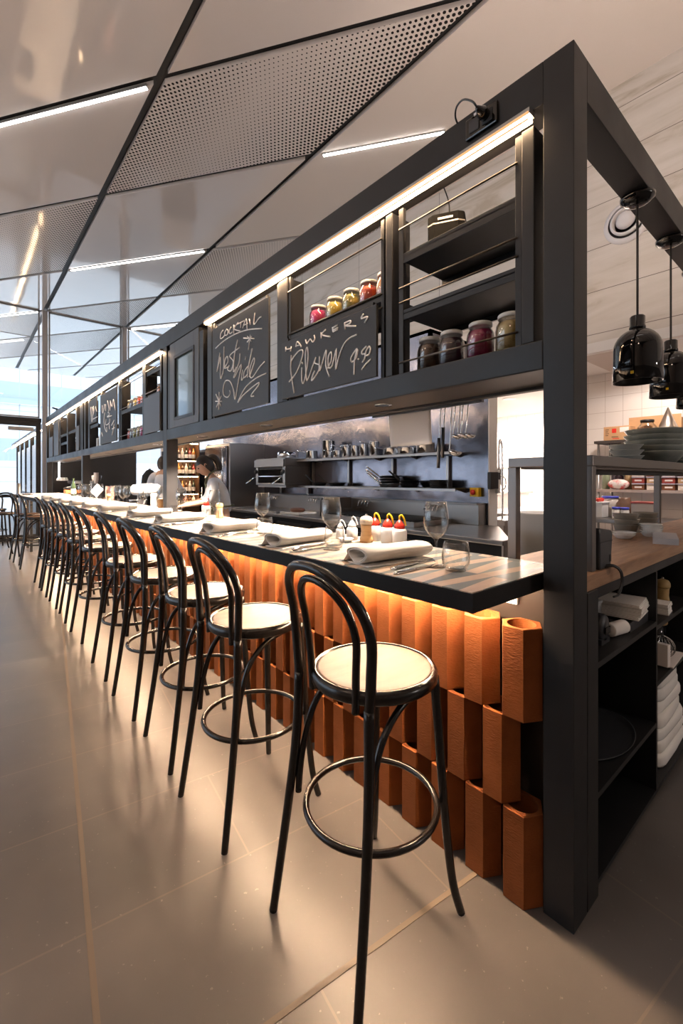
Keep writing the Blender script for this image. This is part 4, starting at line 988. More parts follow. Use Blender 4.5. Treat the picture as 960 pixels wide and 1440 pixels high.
# round sign by the cupboard
r = thing('round_sign', 'white round notice on a dark board over the bowed cook', 'sign', (2.12,7.17,1.76))
m = MB(); m.box(-.10,.16,0,.02,-.40,.22); m.build('board', mat('navy board', (.03,.045,.10), .4), r)
m = MB(); m.lathe([(.055,0),(.085,0),(.085,.006),(.055,.006),(.055,0)], (-.02,-.004,.12), 24, Matrix.Rotation(PI/2,4,'X')); m.box(-.06,.02,-.008,0,.105,.135); m.build('symbol', PORC, r)

# bottle shelves of the back bar
BOTG = [mat('brown bottle', (.10,.035,.01), .08, coat=.5), mat('dark green bottle', (.015,.03,.015), .08, coat=.5), mat('amber bottle', (.45,.20,.05), .08, coat=.5), mat('clear bottle', (.55,.50,.45), .05, coat=.5), mat('red bottle', (.22,.02,.02), .1, coat=.5)]
BX, BY = 1.47, 7.35
r = thing('bottle_shelves', 'lit back bar shelves of bottles behind the second post', 'shelves', (BX,BY,0))
m = MB(); m.box(0,.48,0,.30,0,.85); m.box(0,.02,0,.3,.85,2.05); m.box(.46,.48,0,.3,.85,2.05); m.box(0,.48,.28,.30,.85,2.05); m.build('carcass', mat('walnut', (.12,.06,.03), .4), r)
for z in (1.10,1.42,1.70,2.02):
    m = MB(); m.box(.02,.46,0,.28,z-.02,z); m.build('shelf_board', BLACK, r)
    m = MB(); m.box(.03,.45,.01,.025,z-.03,z-.02); m.build('light_line', WARM_LED, r)
bp = {}
def bottle(kind, lab):
    r = thing('spirit_bottle', lab, 'bottle', (0,0,0), 0, 'bottles on the back bar shelves')
    h, rd = ((.24,.035),(.21,.04),(.23,.032))[kind % 3]
    m = MB(); m.lathe([(0,0),(rd,0),(rd,h*.58),(rd*.8,h*.68),(rd*.35,h*.76),(rd*.35,h*.95),(0,h*.95)], n=14); m.build('bottle', BOTG[kind % 5], r)
    m = MB(); m.lathe([(0,h*.95),(rd*.42,h*.95),(rd*.42,h),(0,h)], n=10); m.build('stopper', BLACK, r)
    m = MB(); m.open_ = True; m.lathe([(rd*1.01,h*.15),(rd*1.01,h*.45)], n=14); m.build('label', PAPER, r); return r
SHN = {.85:'bench under the shelves',1.10:'bottom shelf',1.42:'middle shelf',1.70:'top shelf'}
for z in (.85,1.10,1.42,1.70):
    for k in range(6):
        kd = (k*3+int(z*10)) % 15
        lab = 'bottle on the %s of the back bar, %s along' % (SHN[z], nth(k+1))
        loc = (BX+.065+.07*k, BY+.13, z)
        if kd not in bp: bp[kd] = bottle(kd, lab); bp[kd].location = loc
        else: dup(bp[kd], lab, loc)

# back bench along the aisle with coffee machine, mixer and grinder
r = thing('prep_bench', 'steel prep bench running behind the further counter', 'bench', (.20,4.9,0))
m = MB(); m.box(0,.55,0,5.6,.86,.90); m.build('bench_top', SSB, r, .004)
m = MB(); m.box(.02,.53,.02,5.58,.0,.86); m.build('cabinet', MELAM, r)
WHITEENAMEL = mat('white enamel', (.82,.80,.78), .15, coat=.5)
r = thing('stand_mixer', 'white stand mixer with a steel bowl on the prep bench', 'mixer', (.42,5.45,.90), PI*.80)
m = MB(); m.prism([(-.17,-.09),(.12,-.11),(.18,-.06),(.18,.06),(.12,.11),(-.17,.09)], 0, .035); m.build('base', WHITEENAMEL, r, .01)
m = MB(); m.lathe([(.055,.03),(.05,.12),(.052,.22),(.07,.27),(0,.27)], (-.12,0,0), 20); m.build('column', WHITEENAMEL, r)
m = MB(); m.lathe([(0,-.20),(.05,-.195),(.075,-.15),(.082,-.05),(.080,.06),(.065,.15),(.04,.175),(0,.18)], (0,0,.315), 24, Matrix.Rotation(PI/2,4,'Y')); h_ = m.build('motor_head', WHITEENAMEL, r)
m = MB(); m.lathe([(.083,-.006),(.083,.006)], (0,0,.30), 24, Matrix.Rotation(PI/2,4,'Y')); m.build('trim_band', CHROME, h_)
m = MB(); m.lathe([(0,.036),(.06,.036),(.095,.09),(.11,.18),(.112,.19),(.106,.18),(.09,.09),(.055,.042),(0,.042)], (.09,0,0), 24); m.build('bowl', CHROME, r)
m = MB(); m.tube([(.09,0,.24),(.09,0,.10)], .012); m.build('beater', CHROME, r)
r = thing('coffee_machine', 'chrome espresso machine with cups on top near the end of the bar', 'coffee machine', (.45,9.55,.90))
m = MB(); m.box(-.22,.22,-.38,.38,.12,.16); m.box(-.05,.22,-.38,.38,.16,.40); m.box(-.2,.22,-.38,.38,.36,.42); m.build('body', CHROME, r, .02)
for sx in (-.18,.18):
    for sy in (-.34,.34):
        m = MB(); m.lathe([(0,0),(.022,0),(.018,.12),(0,.12)], (sx,sy,0), 12); m.build('foot', CHROME, r)
for sy in (-.18,.12):
    m = MB(); m.lathe([(0,0),(.035,0),(.035,.06),(0,.06)], (-.12,sy,.29), 16); m.tube([(-.12,sy,.30),(-.30,sy-.03,.27)], .013); m.build('group_handle', BLACK, r)
m = MB(); m.tube(smooth_path([(-.1,-.36,.34),(-.2,-.40,.30),(-.22,-.40,.15)], 4), .008); m.build('steam_wand', CHROME, r)
for k in range(5):
    t_ = thing('coffee_cup', 'white coffee cup upside down on the espresso machine, %s along' % nth(k+1), 'cup', (.08+.07*(k%2),9.35+.1*k,1.32), 0, 'cups on the espresso machine')
    m = MB(); m.lathe([(0,.06),(.025,.06),(.04,.02),(.042,0),(.039,0),(.022,.055),(0,.055)], n=16); m.build('cup', PORC, t_)
r = thing('coffee_grinder', 'black coffee grinder beside the espresso machine', 'grinder', (.52,8.65,.90))
m = MB(); m.box(-.1,.1,-.09,.09,0,.36); m.build('body', BLACK, r, .01)
m = MB(); m.lathe([(.06,.36),(.085,.50),(.085,.52),(0,.52)]); m.build('hopper', mat('smoky hopper', (.08,.07,.07), .1), r)
m = MB(); m.box(-.16,-.1,-.05,.05,.14,.17); m.build('fork', CHROME, r)
for k in range(4):
    t_ = thing('paper_cup', 'takeaway cup in the stack by the coffee grinder, %s from below' % nth(k+1), 'cup', (.45,8.35,1.27+.035*k), 0, 'takeaway cups stacked by the grinder')
    m = MB(); m.lathe([(0,0),(.028,0),(.04,.09),(.042,.092),(.038,.09),(.026,.004),(0,.004)], n=16); m.build('cup', PAPER, t_)
r = thing('cup_stand', 'black stand under the stack of takeaway cups', 'stand', (.45,8.35,.90))
m = MB(); m.box(-.08,.08,-.08,.08,0,.37); m.build('box', BLACK, r, .005)
r = thing('point_of_sale', 'white tablet screen tilted on a stand behind the further counter', 'tablet', (.30,7.55,.90))
m = MB(); m.lathe([(0,0),(.07,0),(.07,.01),(.015,.015),(.015,.22),(0,.22)]); m.build('stand', ALU, r)
m = MB(); m.obox((0,0,.26),(.008,.11,.08), ry=.5, rx=.5, rz=.5); m.build('screen_back', PORC, r, .003)
r = thing('copper_panel', 'pinkish copper panel behind the coffee grinder', 'panel', (.62,8.15,.90))
m = MB(); m.box(0,.02,-.25,.3,0,.32); m.build('sheet', mat('copper pink', (.50,.27,.22), .4), r)
r = thing('storage_crate', 'orange brown crate at the far end of the prep bench', 'crate', (.35,10.2,.90))
m = MB(); m.box(-.1,.1,-.15,.15,0,.015); m.box(-.1,-.09,-.15,.15,.015,.22); m.box(.09,.1,-.15,.15,.015,.22); m.box(-.09,.09,-.15,-.14,.015,.22); m.box(-.09,.09,.14,.15,.015,.22); m.build('crate', mat('orange crate', (.45,.16,.05), .6), r)
# dark partition closing the far end behind the bar
b = MB(); b.box(.14,1.80,11.0,11.08,0,2.05); struct('wall_far', b, MELAM)
b = MB(); b.box(1.80,1.88,11.0,11.08,0,2.05); b.box(2.5,3.4,11.0,11.08,0,2.05); b.box(1.88,2.5,11.0,11.08,0,1.1); struct('wall_far_return', b, MELAM)
r = thing('wall_strip_light', 'short upright white tube light on the dark partition', 'light', (.26,10.985,1.32))
m = MB(); m.box(-.02,.02,0,.015,0,.42); m.build('housing', ALU, r); m = MB(); m.box(-.014,.014,-.01,0,.01,.41); m.build('tube', COOL_LED, r)
r = thing('coat_stand', 'dark coats hanging on a stand in front of the bright gap', 'coat stand', (1.45,8.6,0))
m = MB(); m.lathe([(.2,0),(.2,.02),(.02,.03),(.02,1.55),(0,1.56)]); m.build('pole', BLACK, r)
m = MB(); m.lathe([(.16,.72),(.19,.9),(.20,1.2),(.17,1.42),(.08,1.52),(.03,1.54)], n=18, sx=.8); m.build('coat', mat('black coat', (.012,.012,.014), .9), r)
# ---------------------------------------------------------------- the service end: worktop, cabinet, pass shelf
WT = 1.05
r = thing('worktop', 'thick oiled timber worktop beside the tall corner post', 'worktop', (.104,.008,1.0))
m = MB(); m.box(0,3.4,0,.33,0,.05); m.build('plank_top', TIMBER, r, .002)
m = MB(); m.box(.09,3.4,.0,.012,-.034,0); m.build('edge_angle', STEEL, r)
r = thing('open_cabinet', 'black open shelved cabinet under the timber worktop', 'cabinet', (.104,0,0))
CB = [.087,.735,1.385,2.035]
m = MB(); m.box(0,.087,.0,.097,0,1.0); m.build('side_panel', MELAM, r, .002)
for x in CB[1:]:
    m = MB(); m.box(x,x+.018,.004,.31,.03,.966); m.build('divider', MELAM, r)
m = MB(); m.box(.087,2.05,.30,.31,.03,.966); m.build('back_panel', MELAM, r)
m = MB(); m.box(.087,2.05,.02,.30,0,.03); m.box(.087,2.05,.004,.31,.03,.045); m.build('plinth', MELAM, r)
SHZ = {0:(.757,.33),1:(.738,.497,.06),2:(.738,.497)}
for k in range(3):
    for z in SHZ[k]:
        if z < .1: continue
        m = MB(); m.box(CB[k]+(.018 if k else 0),CB[k+1],.004,.30,z-.020,z); m.build('shelf', MELAM, r)
OX = .104
def folded(loc, sx, sy, n_, th, lab, rz=0, grp=None):
    """one folded cloth per object"""
    for k in range(n_):
        o = MB(); w = .96+.04*random.random()
        o.prism([(-sx*w,-sy),(sx*w,-sy),(sx*w,sy),(-sx*w,sy)], 0, th*.47); o.prism([(-sx*w*.98,-sy*.98),(sx*w*.97,-sy*.97),(sx*w*.97,sy),(-sx*w*.98,sy)], th*.53, th)
        o.prism([(-sx*w,sy*.93),(sx*w,sy*.93),(sx*w,sy),(-sx*w,sy)], th*.40, th*.6)
        o = o.build('folded_napkin', LINEN, None, th*.2); o.location = (loc[0]+random.uniform(-.004,.004),loc[1]+random.uniform(-.004,.004),loc[2]+th*k); o.rotation_euler.z = rz+random.uniform(-.04,.04)
        tag(o, lab % nth(k+1), 'napkin', grp)
folded((OX+.635,.098,.794), .092, .078, 5, .012, 'folded white napkin in the flat stack on the top cabinet shelf, %s from below', .12, 'folded napkins by the corner post')
r = thing('till_roll_tray', 'dark shallow tray under the folded napkins', 'tray', (OX+.61,.115,.757))
m = MB(); m.box(-.11,.11,-.08,.08,0,.006); m.box(-.115,.115,-.085,-.08,0,.036); m.box(-.115,.115,.08,.085,0,.036); m.box(-.115,-.11,-.08,.08,0,.036); m.box(.11,.115,-.08,.08,0,.036); m.build('tray', GREYP, r)
r = thing('rolled_cloth', 'rolled white cloth lying in front of the dark tray', 'cloth', (OX+.43,.055,.784), -.2)
m = MB(); m.lathe([(0,-.05),(.024,-.05),(.026,-.045),(.026,.045),(.022,.05),(0,.05)], n=18, M=Matrix.Rotation(PI/2,4,'Y')); m.lathe([(.008,.05),(.014,.06),(0,.062)], n=12, M=Matrix.Rotation(PI/2,4,'Y')); m.build('cloth', LINEN, r)
r = thing('tape_dispenser', 'dark rounded card terminal on the top cabinet shelf by the side panel', 'terminal', (OX+.30,.06,.757))
m = MB(); m.lathe([(0,-.03),(.045,-.03),(.052,-.02),(.052,.02),(.045,.03),(0,.03)], (0,.02,.055), 20, Matrix.Rotation(PI/2,4,'X') , sx=.75); m.box(-.04,.04,-.01,.05,0,.02); m.build('casing', GREYP, r)
m = MB(); m.obox((.0,-.016,.05),(.022,.002,.012)); m.build('screen', DARKSS, r)
r = thing('plastic_box', 'small pale box at the back of the top cabinet shelf', 'box', (OX+.46,.215,.757))
m = MB(); m.box(-.06,.08,-.07,.06,0,.085); m.build('box', mat('grey white box', (.45,.46,.47), .5), r, .004); m = MB(); m.box(-.063,.083,-.073,.063,.085,.097); m.build('lid', mat('grey lid', (.4,.42,.43), .5), r, .003)
r = thing('switch_plate', 'white switch plate on the inner face of the cabinet side', 'switch', (OX+.0875,.05,.90))
m = MB(); m.box(0,.008,-.035,.035,-.055,.055); m.build('plate', WHITEP, r, .003); m = MB(); m.box(.008,.011,-.01,.01,-.015,.015); m.build('rocker', WHITEP, r)
r = thing('serving_tray', 'round black serving tray on the middle cabinet shelf', 'tray', (OX+.44,.155,.33))
m = MB(); m.lathe([(0,0),(.13,0),(.142,.012),(.147,.013),(.140,.004),(.13,.003),(0,.003)], n=48, sx=1.6, sy=1); m.build('tray', GREYP, r)
# second compartment
folded((OX+.985,.062,.738), .05, .05, 3, .016, 'folded white napkin in the short stack beside the beech mills, %s from below', .1, 'folded napkins by the mills')
mill(OX+1.03,.135,'beech mill in the cabinet, half hidden behind its divider',.14,.738,DIMWOOD); mill(OX+1.125,.075,'large beech mill standing clear in the cabinet compartment',.14,.738,DIMWOOD)
for k in range(3):
    t_ = thing('wooden_lid_jar', 'dark jar with a wooden lid on the second cabinet shelf, %s along' % nth(k+1), 'jar', (OX+1.07+.135*k,.17+.02*(k%2),.497), 0, 'wooden lidded jars in the cabinet')
    m = MB(); m.lathe([(0,0),(.055,0),(.058,.01),(.058,.09),(0,.09)]); m.build('jar', DARKSS, t_); m = MB(); m.lathe([(0,.09),(.064,.09),(.066,.095),(.064,.108),(0,.11)]); m.build('lid', DIMWOOD, t_)
r = thing('paper_stack', 'sheet of white paper curled on the second cabinet shelf', 'paper', (OX+1.05,.075,.498))
m = MB(); m.prism([(-.09,-.08),(.16,-.07),(.13,.05),(-.09,.06)], 0, .006); m.build('sheet', PAPER, r)
r = thing('wire_basket', 'round wire sieve lying on the white paper in the cabinet', 'basket', (OX+1.04,.06,.504))
m = MB()
for k in range(9):
    a = PI*k/9; m.tube([(.07*math.cos(a)*math.cos(b_)*.5, .05*math.sin(b_)*.9*math.cos(a*.3), .06+.055*math.sin(b_)) if False else (.055*math.cos(b_)*math.cos(a), .055*math.cos(b_)*math.sin(a), .058+.052*math.sin(b_)) for b_ in [2*PI*i/20 for i in range(20)]], .0014, 4, closed=True)
m.build('wires', CHROME, r)
r = thing('crumpled_paper', 'crumpled pale paper beside the wire sieve', 'paper', (OX+.95,.04,.504))
m = MB(); m.prism([(-.015,-.03),(.012,-.034),(.016,.03),(-.012,.026)], 0, .10); m.build('paper', PAPER, r)
for k in range(7):
    z = .046+.055*k
    o = MB(); nn = 20; vs = []; fs = []
    sx, sy = .24-.012*k, .115-.004*k
    ring = []
    for i in range(nn):
        a = 2*PI*i/nn; c_, s_ = math.cos(a), math.sin(a)
        px = (abs(c_)**.35)*math.copysign(1,c_)*sx*(1+.03*math.sin(3*a+k)); py = (abs(s_)**.35)*math.copysign(1,s_)*sy*(1+.04*math.sin(2*a+2*k))
        ring.append((px,py))
    for lv, (g, dz) in enumerate(((.96,0),(1,.012),(1.0,.04),(.96,.053))):
        for i,(px,py) in enumerate(ring): vs.append((px*g,py*g,dz+.004*math.sin(5*i/nn*2*PI+k)*(lv in (1,2))))
    for lv in range(3):
        for i in range(nn): j=(i+1)%nn; fs.append((lv*nn+i,lv*nn+j,(lv+1)*nn+j,(lv+1)*nn+i))
    fs.append(tuple(range(nn-1,-1,-1))); fs.append(tuple(3*nn+i for i in range(nn)))
    o.add(vs, fs, True); o = o.build('folded_tablecloth', LINEN); o.location = (OX+1.125+.008*math.sin(k*2),.135,z); o.rotation_euler.z = .04*math.sin(k*3)
    tag(o, 'folded white tablecloth in the tall soft pile at the cabinet bottom, %s from below' % nth(k+1), 'tablecloth', 'tablecloths piled in the cabinet')

# pass shelf on steel legs
r = thing('pass_shelf', 'stainless pass shelf standing on the worktop on square legs', 'shelf', (.20,.02,WT))
m = MB(); m.box(0,2.9,0,.30,.352,.388); m.build('shelf_top', PASSSS, r, .003)
m = MB(); m.box(.04,2.86,.03,.27,.345,.352); m.build('underside_panel', mat('shelf underside', (.2,.17,.15), .5), r)
for x, y in ((0,.0),(0,.265),(1.85,.265),(1.9,.0),(2.865,0)):
    m = MB(); m.box(x,x+.034,y+.002,y+.036,.0,.352); m.build('leg', PASSSS, r, .002)
m = MB(); m.box(.3,2.7,.10,.13,.325,.345); m.build('heat_bar', BLACK, r)
# receipt printer and its cords
r = thing('receipt_printer', 'charcoal receipt printer leaning beside the pass shelf leg', 'printer', (.302,.06,WT), 0)
pf = [(-.052,0),(.048,0),(.066,.115),(.058,.128),(-.045,.142),(-.056,.13)]
m = MB(); n_ = len(pf); vs = [(x,-.045,z) for x,z in pf]+[(x,.09,z) for x,z in pf]
m.add(vs, [tuple(range(n_)), tuple(range(2*n_-1,n_-1,-1))]+[(i,n_+i,n_+(i+1)%n_,(i+1)%n_) for i in range(n_)]); m.build('body', GREYP, r, .006)
m = MB(); m.box(-.052,.058,-.0465,-.045,.092,.0945); m.build('cover_seam', BLACK, r)
m = MB(); m.box(.03,.045,-.047,-.045,.02,.045); m.build('button', BLACK, r, .002)
r = thing('printer_cord', 'black cords looping from the printer over the worktop edge', 'cord', (.29,.0,WT))
m = MB(); m.tube(smooth_path([(.0,.03,.008),(.03,.0,.012),(.055,-.018,-.01),(.06,-.02,-.05),(.035,-.018,-.085),(.0,-.012,-.09)], 6), .0035, 6); m.tube(smooth_path([(.0,.02,.006),(.02,-.005,.010),(.04,-.02,-.01),(.045,-.022,-.05),(.02,-.018,-.08)], 6), .0035, 6); m.build('cords', BLACK, r)

# crockery
def stack(name, prof, loc, n_, dz, m_, lab, cat, grp, jit=.003):
    first = None
    for k in range(n_):
        lb = lab % nth(k+1)
        if first is None:
            r = thing(name, lb, cat, loc, 0, grp); q = MB(); q.lathe(prof, n=36); q.build(name.split('_')[-1]+'_body', m_, r); first = r
        else: dup(first, lb, (loc[0]+random.uniform(-jit,jit),loc[1]+random.uniform(-jit,jit),loc[2]+dz*k))
ST = 1.05+.388
deep = [(0,0),(.075,0),(.085,.004),(.128,.034),(.137,.037),(.136,.040),(.126,.039),(.08,.009),(0,.006)]
deep2 = [(0,0),(.085,0),(.092,.004),(.122,.040),(.137,.060),(.1365,.064),(.118,.044),(.085,.010),(0,.008)]
stack('deep_plate', deep2, (1.41,.155,ST), 5, .029, STONEWARE, 'grey green deep plate in the low wide stack on the pass shelf, %s from below', 'plate', 'deep plates in the low stack')
stack('deep_plate', deep, (2.12,.17,ST), 15, .0135, STONEWARE, 'grey green deep plate in the tall stack farther along the pass shelf, %s from below', 'plate', 'deep plates in the tall stack')
sm = [(0,0),(.045,0),(.05,.004),(.075,.035),(.078,.038),(.073,.036),(.046,.008),(0,.006)]
stack('small_bowl', sm, (1.19,.22,ST), 3, .028, mat('pale grey stoneware', (.42,.44,.43), .4), 'pale grey bowl in the little stack beside the wide plates, %s from below', 'bowl', 'pale bowls on the pass shelf')
tiny = [(0,0),(.030,0),(.034,.003),(.052,.022),(.054,.024),(.050,.022),(.031,.006),(0,.005)]
stack('sauce_dish', tiny, (1.22,.24,WT), 2, .011, PORC, 'small white dish of the pair on the worktop, %s from below', 'dish', 'white dishes in a pair')
stack('sauce_dish', tiny, (1.415,.17,WT), 5, .011, PORC, 'small white dish in the taller stack near the folder, %s from below', 'dish', 'white dishes in the taller stack')
bw = [(0,0),(.040,0),(.045,.004),(.060,.055),(.064,.060),(.058,.056),(.041,.009),(0,.007)]
stack('taupe_bowl', bw, (1.40,.285,WT), 3, .028, BOWLCLAY, 'taupe bowl in the stack behind the white dishes, %s from below', 'bowl', 'taupe bowls on the worktop')
stack('taupe_bowl', bw, (1.60,.25,WT), 3, .028, BOWLCLAY, 'taupe bowl in the stack past the white dishes, %s from below', 'bowl', 'taupe bowls further along the worktop')
r = thing('ring_folder', 'thick pale folder lying on the worktop edge', 'folder', (1.27,.075,WT), .25)
m = MB(); m.box(-.15,.15,-.05,.05,0,.004); m.box(-.15,.15,-.05,.05,.024,.028); m.box(-.15,-.146,-.05,.05,.004,.024); m.build('cover', mat('silver cover', (.5,.5,.53), .4), r)
m = MB(); m.box(-.144,.148,-.046,.046,.004,.024); m.build('pages', PAPER, r)

# heat lamps hanging from the side beam
def pendant(x, lab):
    r = thing('heat_lamp', lab, 'heat lamp', (x,.05,2.536), 0, 'black heat lamps over the pass')
    m = MB(); m.lathe([(0,-.030),(.03,-.030),(.045,-.026),(.062,-.012),(.064,-.0),(0,0)], n=32); m.build('ceiling_rose', GLOSSBLACK, r)
    m = MB(); m.tube([(0,0,-.028),(0,0,-.51)], .0045, 8); m.build('cable', mat('charcoal cable', (.03,.028,.028), .6), r)
    m = MB(); m.lathe([(0,-.497),(.024,-.497),(.028,-.502),(.028,-.540),(.030,-.542),(.030,-.552),(0,-.552)], n=28)
    m.tube([(.028,0,-.515),(.045,0,-.515)], .003, 6); m.build('lamp_cap', GLOSSBLACK, r)
    m = MB()
    R_ = .088; o = [(.0,-.549)]+[(R_*math.sin(a), -.637+R_*math.cos(a)) for a in [PI/2*i/8 for i in range(1,9)]]+[(R_+.001,-.70),(R_+.002,-.772),(R_-.001,-.772),(R_-.003,-.70)]+[((R_-.004)*math.sin(a), -.637+(R_-.004)*math.cos(a)) for a in [PI/2*i/8 for i in range(8,0,-1)]]+[(0,-.553)]
    m.lathe(o, n=40); m.build('lamp_shade', GLOSSBLACK, r)
    m = MB(); m.ball((0,0,-.65), .04, 8); m.build('bulb', mat('unlit bulb', (.5,.45,.4), .3), r)
    m = MB(); m.box(-.095,-.0895,-.012,-.002,-.752,-.742); m.build('sticker', YELP, r)
    return r
p1 = pendant(.76,'glossy black dome heat lamp closest to the tall corner post')
for x, lab in ((1.265,'glossy black dome heat lamp second from the tall corner post'),(1.77,'glossy black dome heat lamp third from the corner post, just cut by the picture edge')):
    dup(p1, lab, (x,.05,2.536))
# round jet diffuser on the stone cladding
r = thing('air_diffuser', 'round white ringed air diffuser set in the stone cladding', 'vent', (3.42,.88,3.80))
MX = Matrix.Rotation(-PI/2,4,'Y')
DW = mat('white diffuser', (.75,.72,.72), .35)
m = MB(); m.lathe([(.17,0),(.20,.0),(.20,.012),(.165,.03),(.155,.03),(.165,.0)], n=40, M=MX); m.build('outer_ring', DW, r)
m = MB(); m.lathe([(0,.002),(.168,.002),(.168,.004),(0,.004)], n=32, M=MX); m.build('throat', BLACK, r)
m = MB(); m.lathe([(.105,.01),(.132,.02),(.136,.045),(.118,.06),(.110,.055),(.105,.01)], n=36, M=MX); m.build('middle_ring', DW, r)
m = MB(); m.lathe([(.0,.01),(.06,.01),(.082,.05),(.068,.085),(.03,.09),(0,.09)], n=32, M=MX); m.build('nozzle', DW, r)

# ---------------------------------------------------------------- shelving at the kitchen wall
SX = 4.28
r = thing('wire_shelving', 'kitchen rack of dark shelves against the tiled wall', 'shelving', (SX,-.9,0))
SZS = (.62,1.235,1.80)
RACK = mat('dark rack shelf', (.05,.04,.035), .5)
for z in SZS:
    m = MB(); m.box(0,.5,0,2.38,z-.03,z); m.build('shelf_board', RACK if z > 1.5 else mat('lit steel shelf', (.45,.36,.32), .4), r)  # lower boards paler: the light on them is put into the colour
for x in (.02,.46):
    for y in (.01,1.2,2.34):
        m = MB(); m.tube([(x,y,0),(x,y,1.77)], .013, 8); m.build('post', SSB, r)
def onrack(name, lab, cat, y, z, x=.12, grp=None, rz=0): return thing(name, lab, cat, (SX+x,y,z), rz, grp)
r = onrack('cardboard_box', 'brown cardboard box with red print and a white label on the top rack shelf', 'box', 1.27, 1.80, .20)
m = MB(); m.box(-.12,.14,-.135,.135,0,.165); m.build('carton', CARD, r, .003)
m = MB(); m.box(-.122,-.12,-.125,-.035,.095,.15); m.build('address_label', PAPER, r)
m = MB(); m.box(-.1215,-.12,.0,.045,.09,.14); m.box(-.1215,-.12,-.03,.04,.02,.028); m.build('red_print', REDP, r)
m = MB()
for q in range(4): m.box(-.1215,-.12,.085-.008*(q%2),.115,.06+.022*q,.066+.022*q)
m.box(-.1215,-.12,-.02,.05,.04,.046); m.box(-.1215,-.12,-.11,-.05,.108,.112); m.build('black_print', BLACK, r)
r = onrack('cardboard_box', 'larger open cardboard box behind the printed one', 'box', 1.02, 1.80, .36)
m = MB(); m.box(-.09,.09,-.32,.18,0,.235); m.box(-.09,-.086,-.32,.18,.235,.27); m.build('carton', CARD, r, .003)
r = onrack('storage_jar', 'big clear glass jar with dark lid next to the cardboard box', 'jar', .985, 1.80, .15)
m = MB(); m.lathe([(0,0),(.085,0),(.095,.02),(.095,.13),(.06,.175),(.06,.19),(.056,.19),(.056,.174),(.090,.128),(.090,.022),(0,.006)], n=24); m.build('glass', GLASS, r)
m = MB(); m.lathe([(0,.006),(.088,.02),(.088,.08),(0,.085)], n=20); m.build('contents', mat('spice fill', (.25,.08,.04), .8), r)
m = MB(); m.lathe([(0,.19),(.066,.19),(.066,.215),(0,.217)], n=20); m.build('lid', BLACK, r)
r = onrack('conical_sieve', 'steel cone sieve standing upside down on the top rack shelf', 'sieve', .80, 1.815, .18)
m = MB(); m.lathe([(.125,.0),(.128,.004),(.006,.32),(0,.322)], n=32); m.build('cone', mat('warm steel', (.6,.52,.45), .3, metal=1), r)
m = MB(); m.lathe([(.115,-.012),(.14,-.012),(.14,.004),(.115,.004)], n=28); m.build('rim', BLACK, r)
r = onrack('round_tray', 'black round tray under the cone sieve', 'tray', .80, 1.80, .18)
m = MB(); m.lathe([(0,0),(.15,0),(.16,.004),(.02,.003),(0,.003)], n=28); m.build('tray', BLACK, r)
r = onrack('paper_roll', 'upright pale roll standing on the top rack shelf past the cone sieve', 'roll', .56, 1.80, .18)
m = MB(); m.lathe([(0,0),(.055,0),(.055,.26),(.02,.26),(.02,.255),(0,.255)], n=20); m.build('roll', mat('cream roll', (.75,.66,.56), .7), r)
r = onrack('black_pan', 'black pan hanging over the end of the pass behind the pale bowls', 'pan', 1.35, 1.58, .10)
m = MB(); m.lathe([(0,0),(.07,0),(.09,.04),(.086,.04),(.068,.004),(0,.004)], n=20); m.tube([(.08,0,.035),(.2,.05,.06)], .008); m.build('pan', BLACK, r)
m = MB(); m.tube([(0,0,.04),(.0,0,.19)], .003, 5); m.build('hook', CHROME, r)
TUB = mat('clear tub', (.55,.50,.46), .15, spec=.6); TUBF = [mat('tub spice', (.20,.08,.04), .8), mat('tub grain', (.55,.36,.2), .8), mat('tub flour', (.75,.68,.6), .8), mat('tub berry', (.3,.05,.04), .8)]
LIDL = mat('lilac lid', (.55,.52,.65), .3); BLUE = mat('blue clip', (.06,.08,.55), .35)
tubp = {}
def tub(y, z, f, lab, x=.10, big=False):
    key = (f,big)
    if key not in tubp:
        r = onrack('storage_tub', lab, 'tub', y, z, x, 'lidded tubs on the rack')
        w, h = (.13,.125) if big else (.062,.072)
        m = MB(); m.prism([(-.06,-w*.94),(.12,-w*.94),(.12,w*.94),(-.06,w*.94)], 0, h*.86); m.build('tub', TUBF[f] , r, .006)
        m = MB(); m.box(-.064,.124,-w*.97,w*.97,h*.80,h*.86); m.build('clear_wall', TUB, r, .002)
        m = MB(); m.box(-.07,.13,-w,w,h*.87,h*.99); m.build('lid', WHITEP if big else LIDL, r, .004)
        m = MB(); m.box(-.0625,-.0605,-w*.6,w*.5,h*.3,h*.55); m.build('label_strip', PAPER, r)
        if big:
            m = MB(); m.box(-.074,-.07,-w*.8,w*.5,h*.82,h*1.0); m.build('clip', BLUE, r)
        tubp[key] = r; return r
    return dup(tubp[key], lab, (SX+x,y,z))
COLN = ['first','second','third','fourth','fifth']
for c_ in range(5):
    for k in range(5 if c_ not in (0,) else 4):
        tub(1.045-.14*c_, 1.235+.073*k, (c_*2+k*3)%4, 'small lidded tub on the middle rack shelf, %s column from the bottles, %s from below' % (COLN[c_], nth(k+1)))
for k in range(3): tub(.47,1.235+.127*k,(1,0,2)[k],'big tub with a blue clip lid, %s of the stack from below' % nth(k+1), .02, True)
def bottle_on(lab, y, z, rad, h, bm, cm, x=.15, name='kitchen_bottle'):
    r = onrack(name, lab, 'bottle', y, z, x)
    m = MB(); m.lathe([(0,0),(rad,0),(rad,h*.68),(rad*.45,h*.84),(rad*.45,h*.9),(0,h*.9)], n=18); m.build('bottle', bm, r)
    m = MB(); m.lathe([(0,h*.9),(rad*.5,h*.9),(rad*.45,h),(0,h)], n=14); m.build('cap', cm, r)
bottle_on('oil bottle with a yellow cap behind the wrapped packet', 1.19,1.235,.045,.30,mat('oil', (.55,.40,.22), .15),YELP,.25)
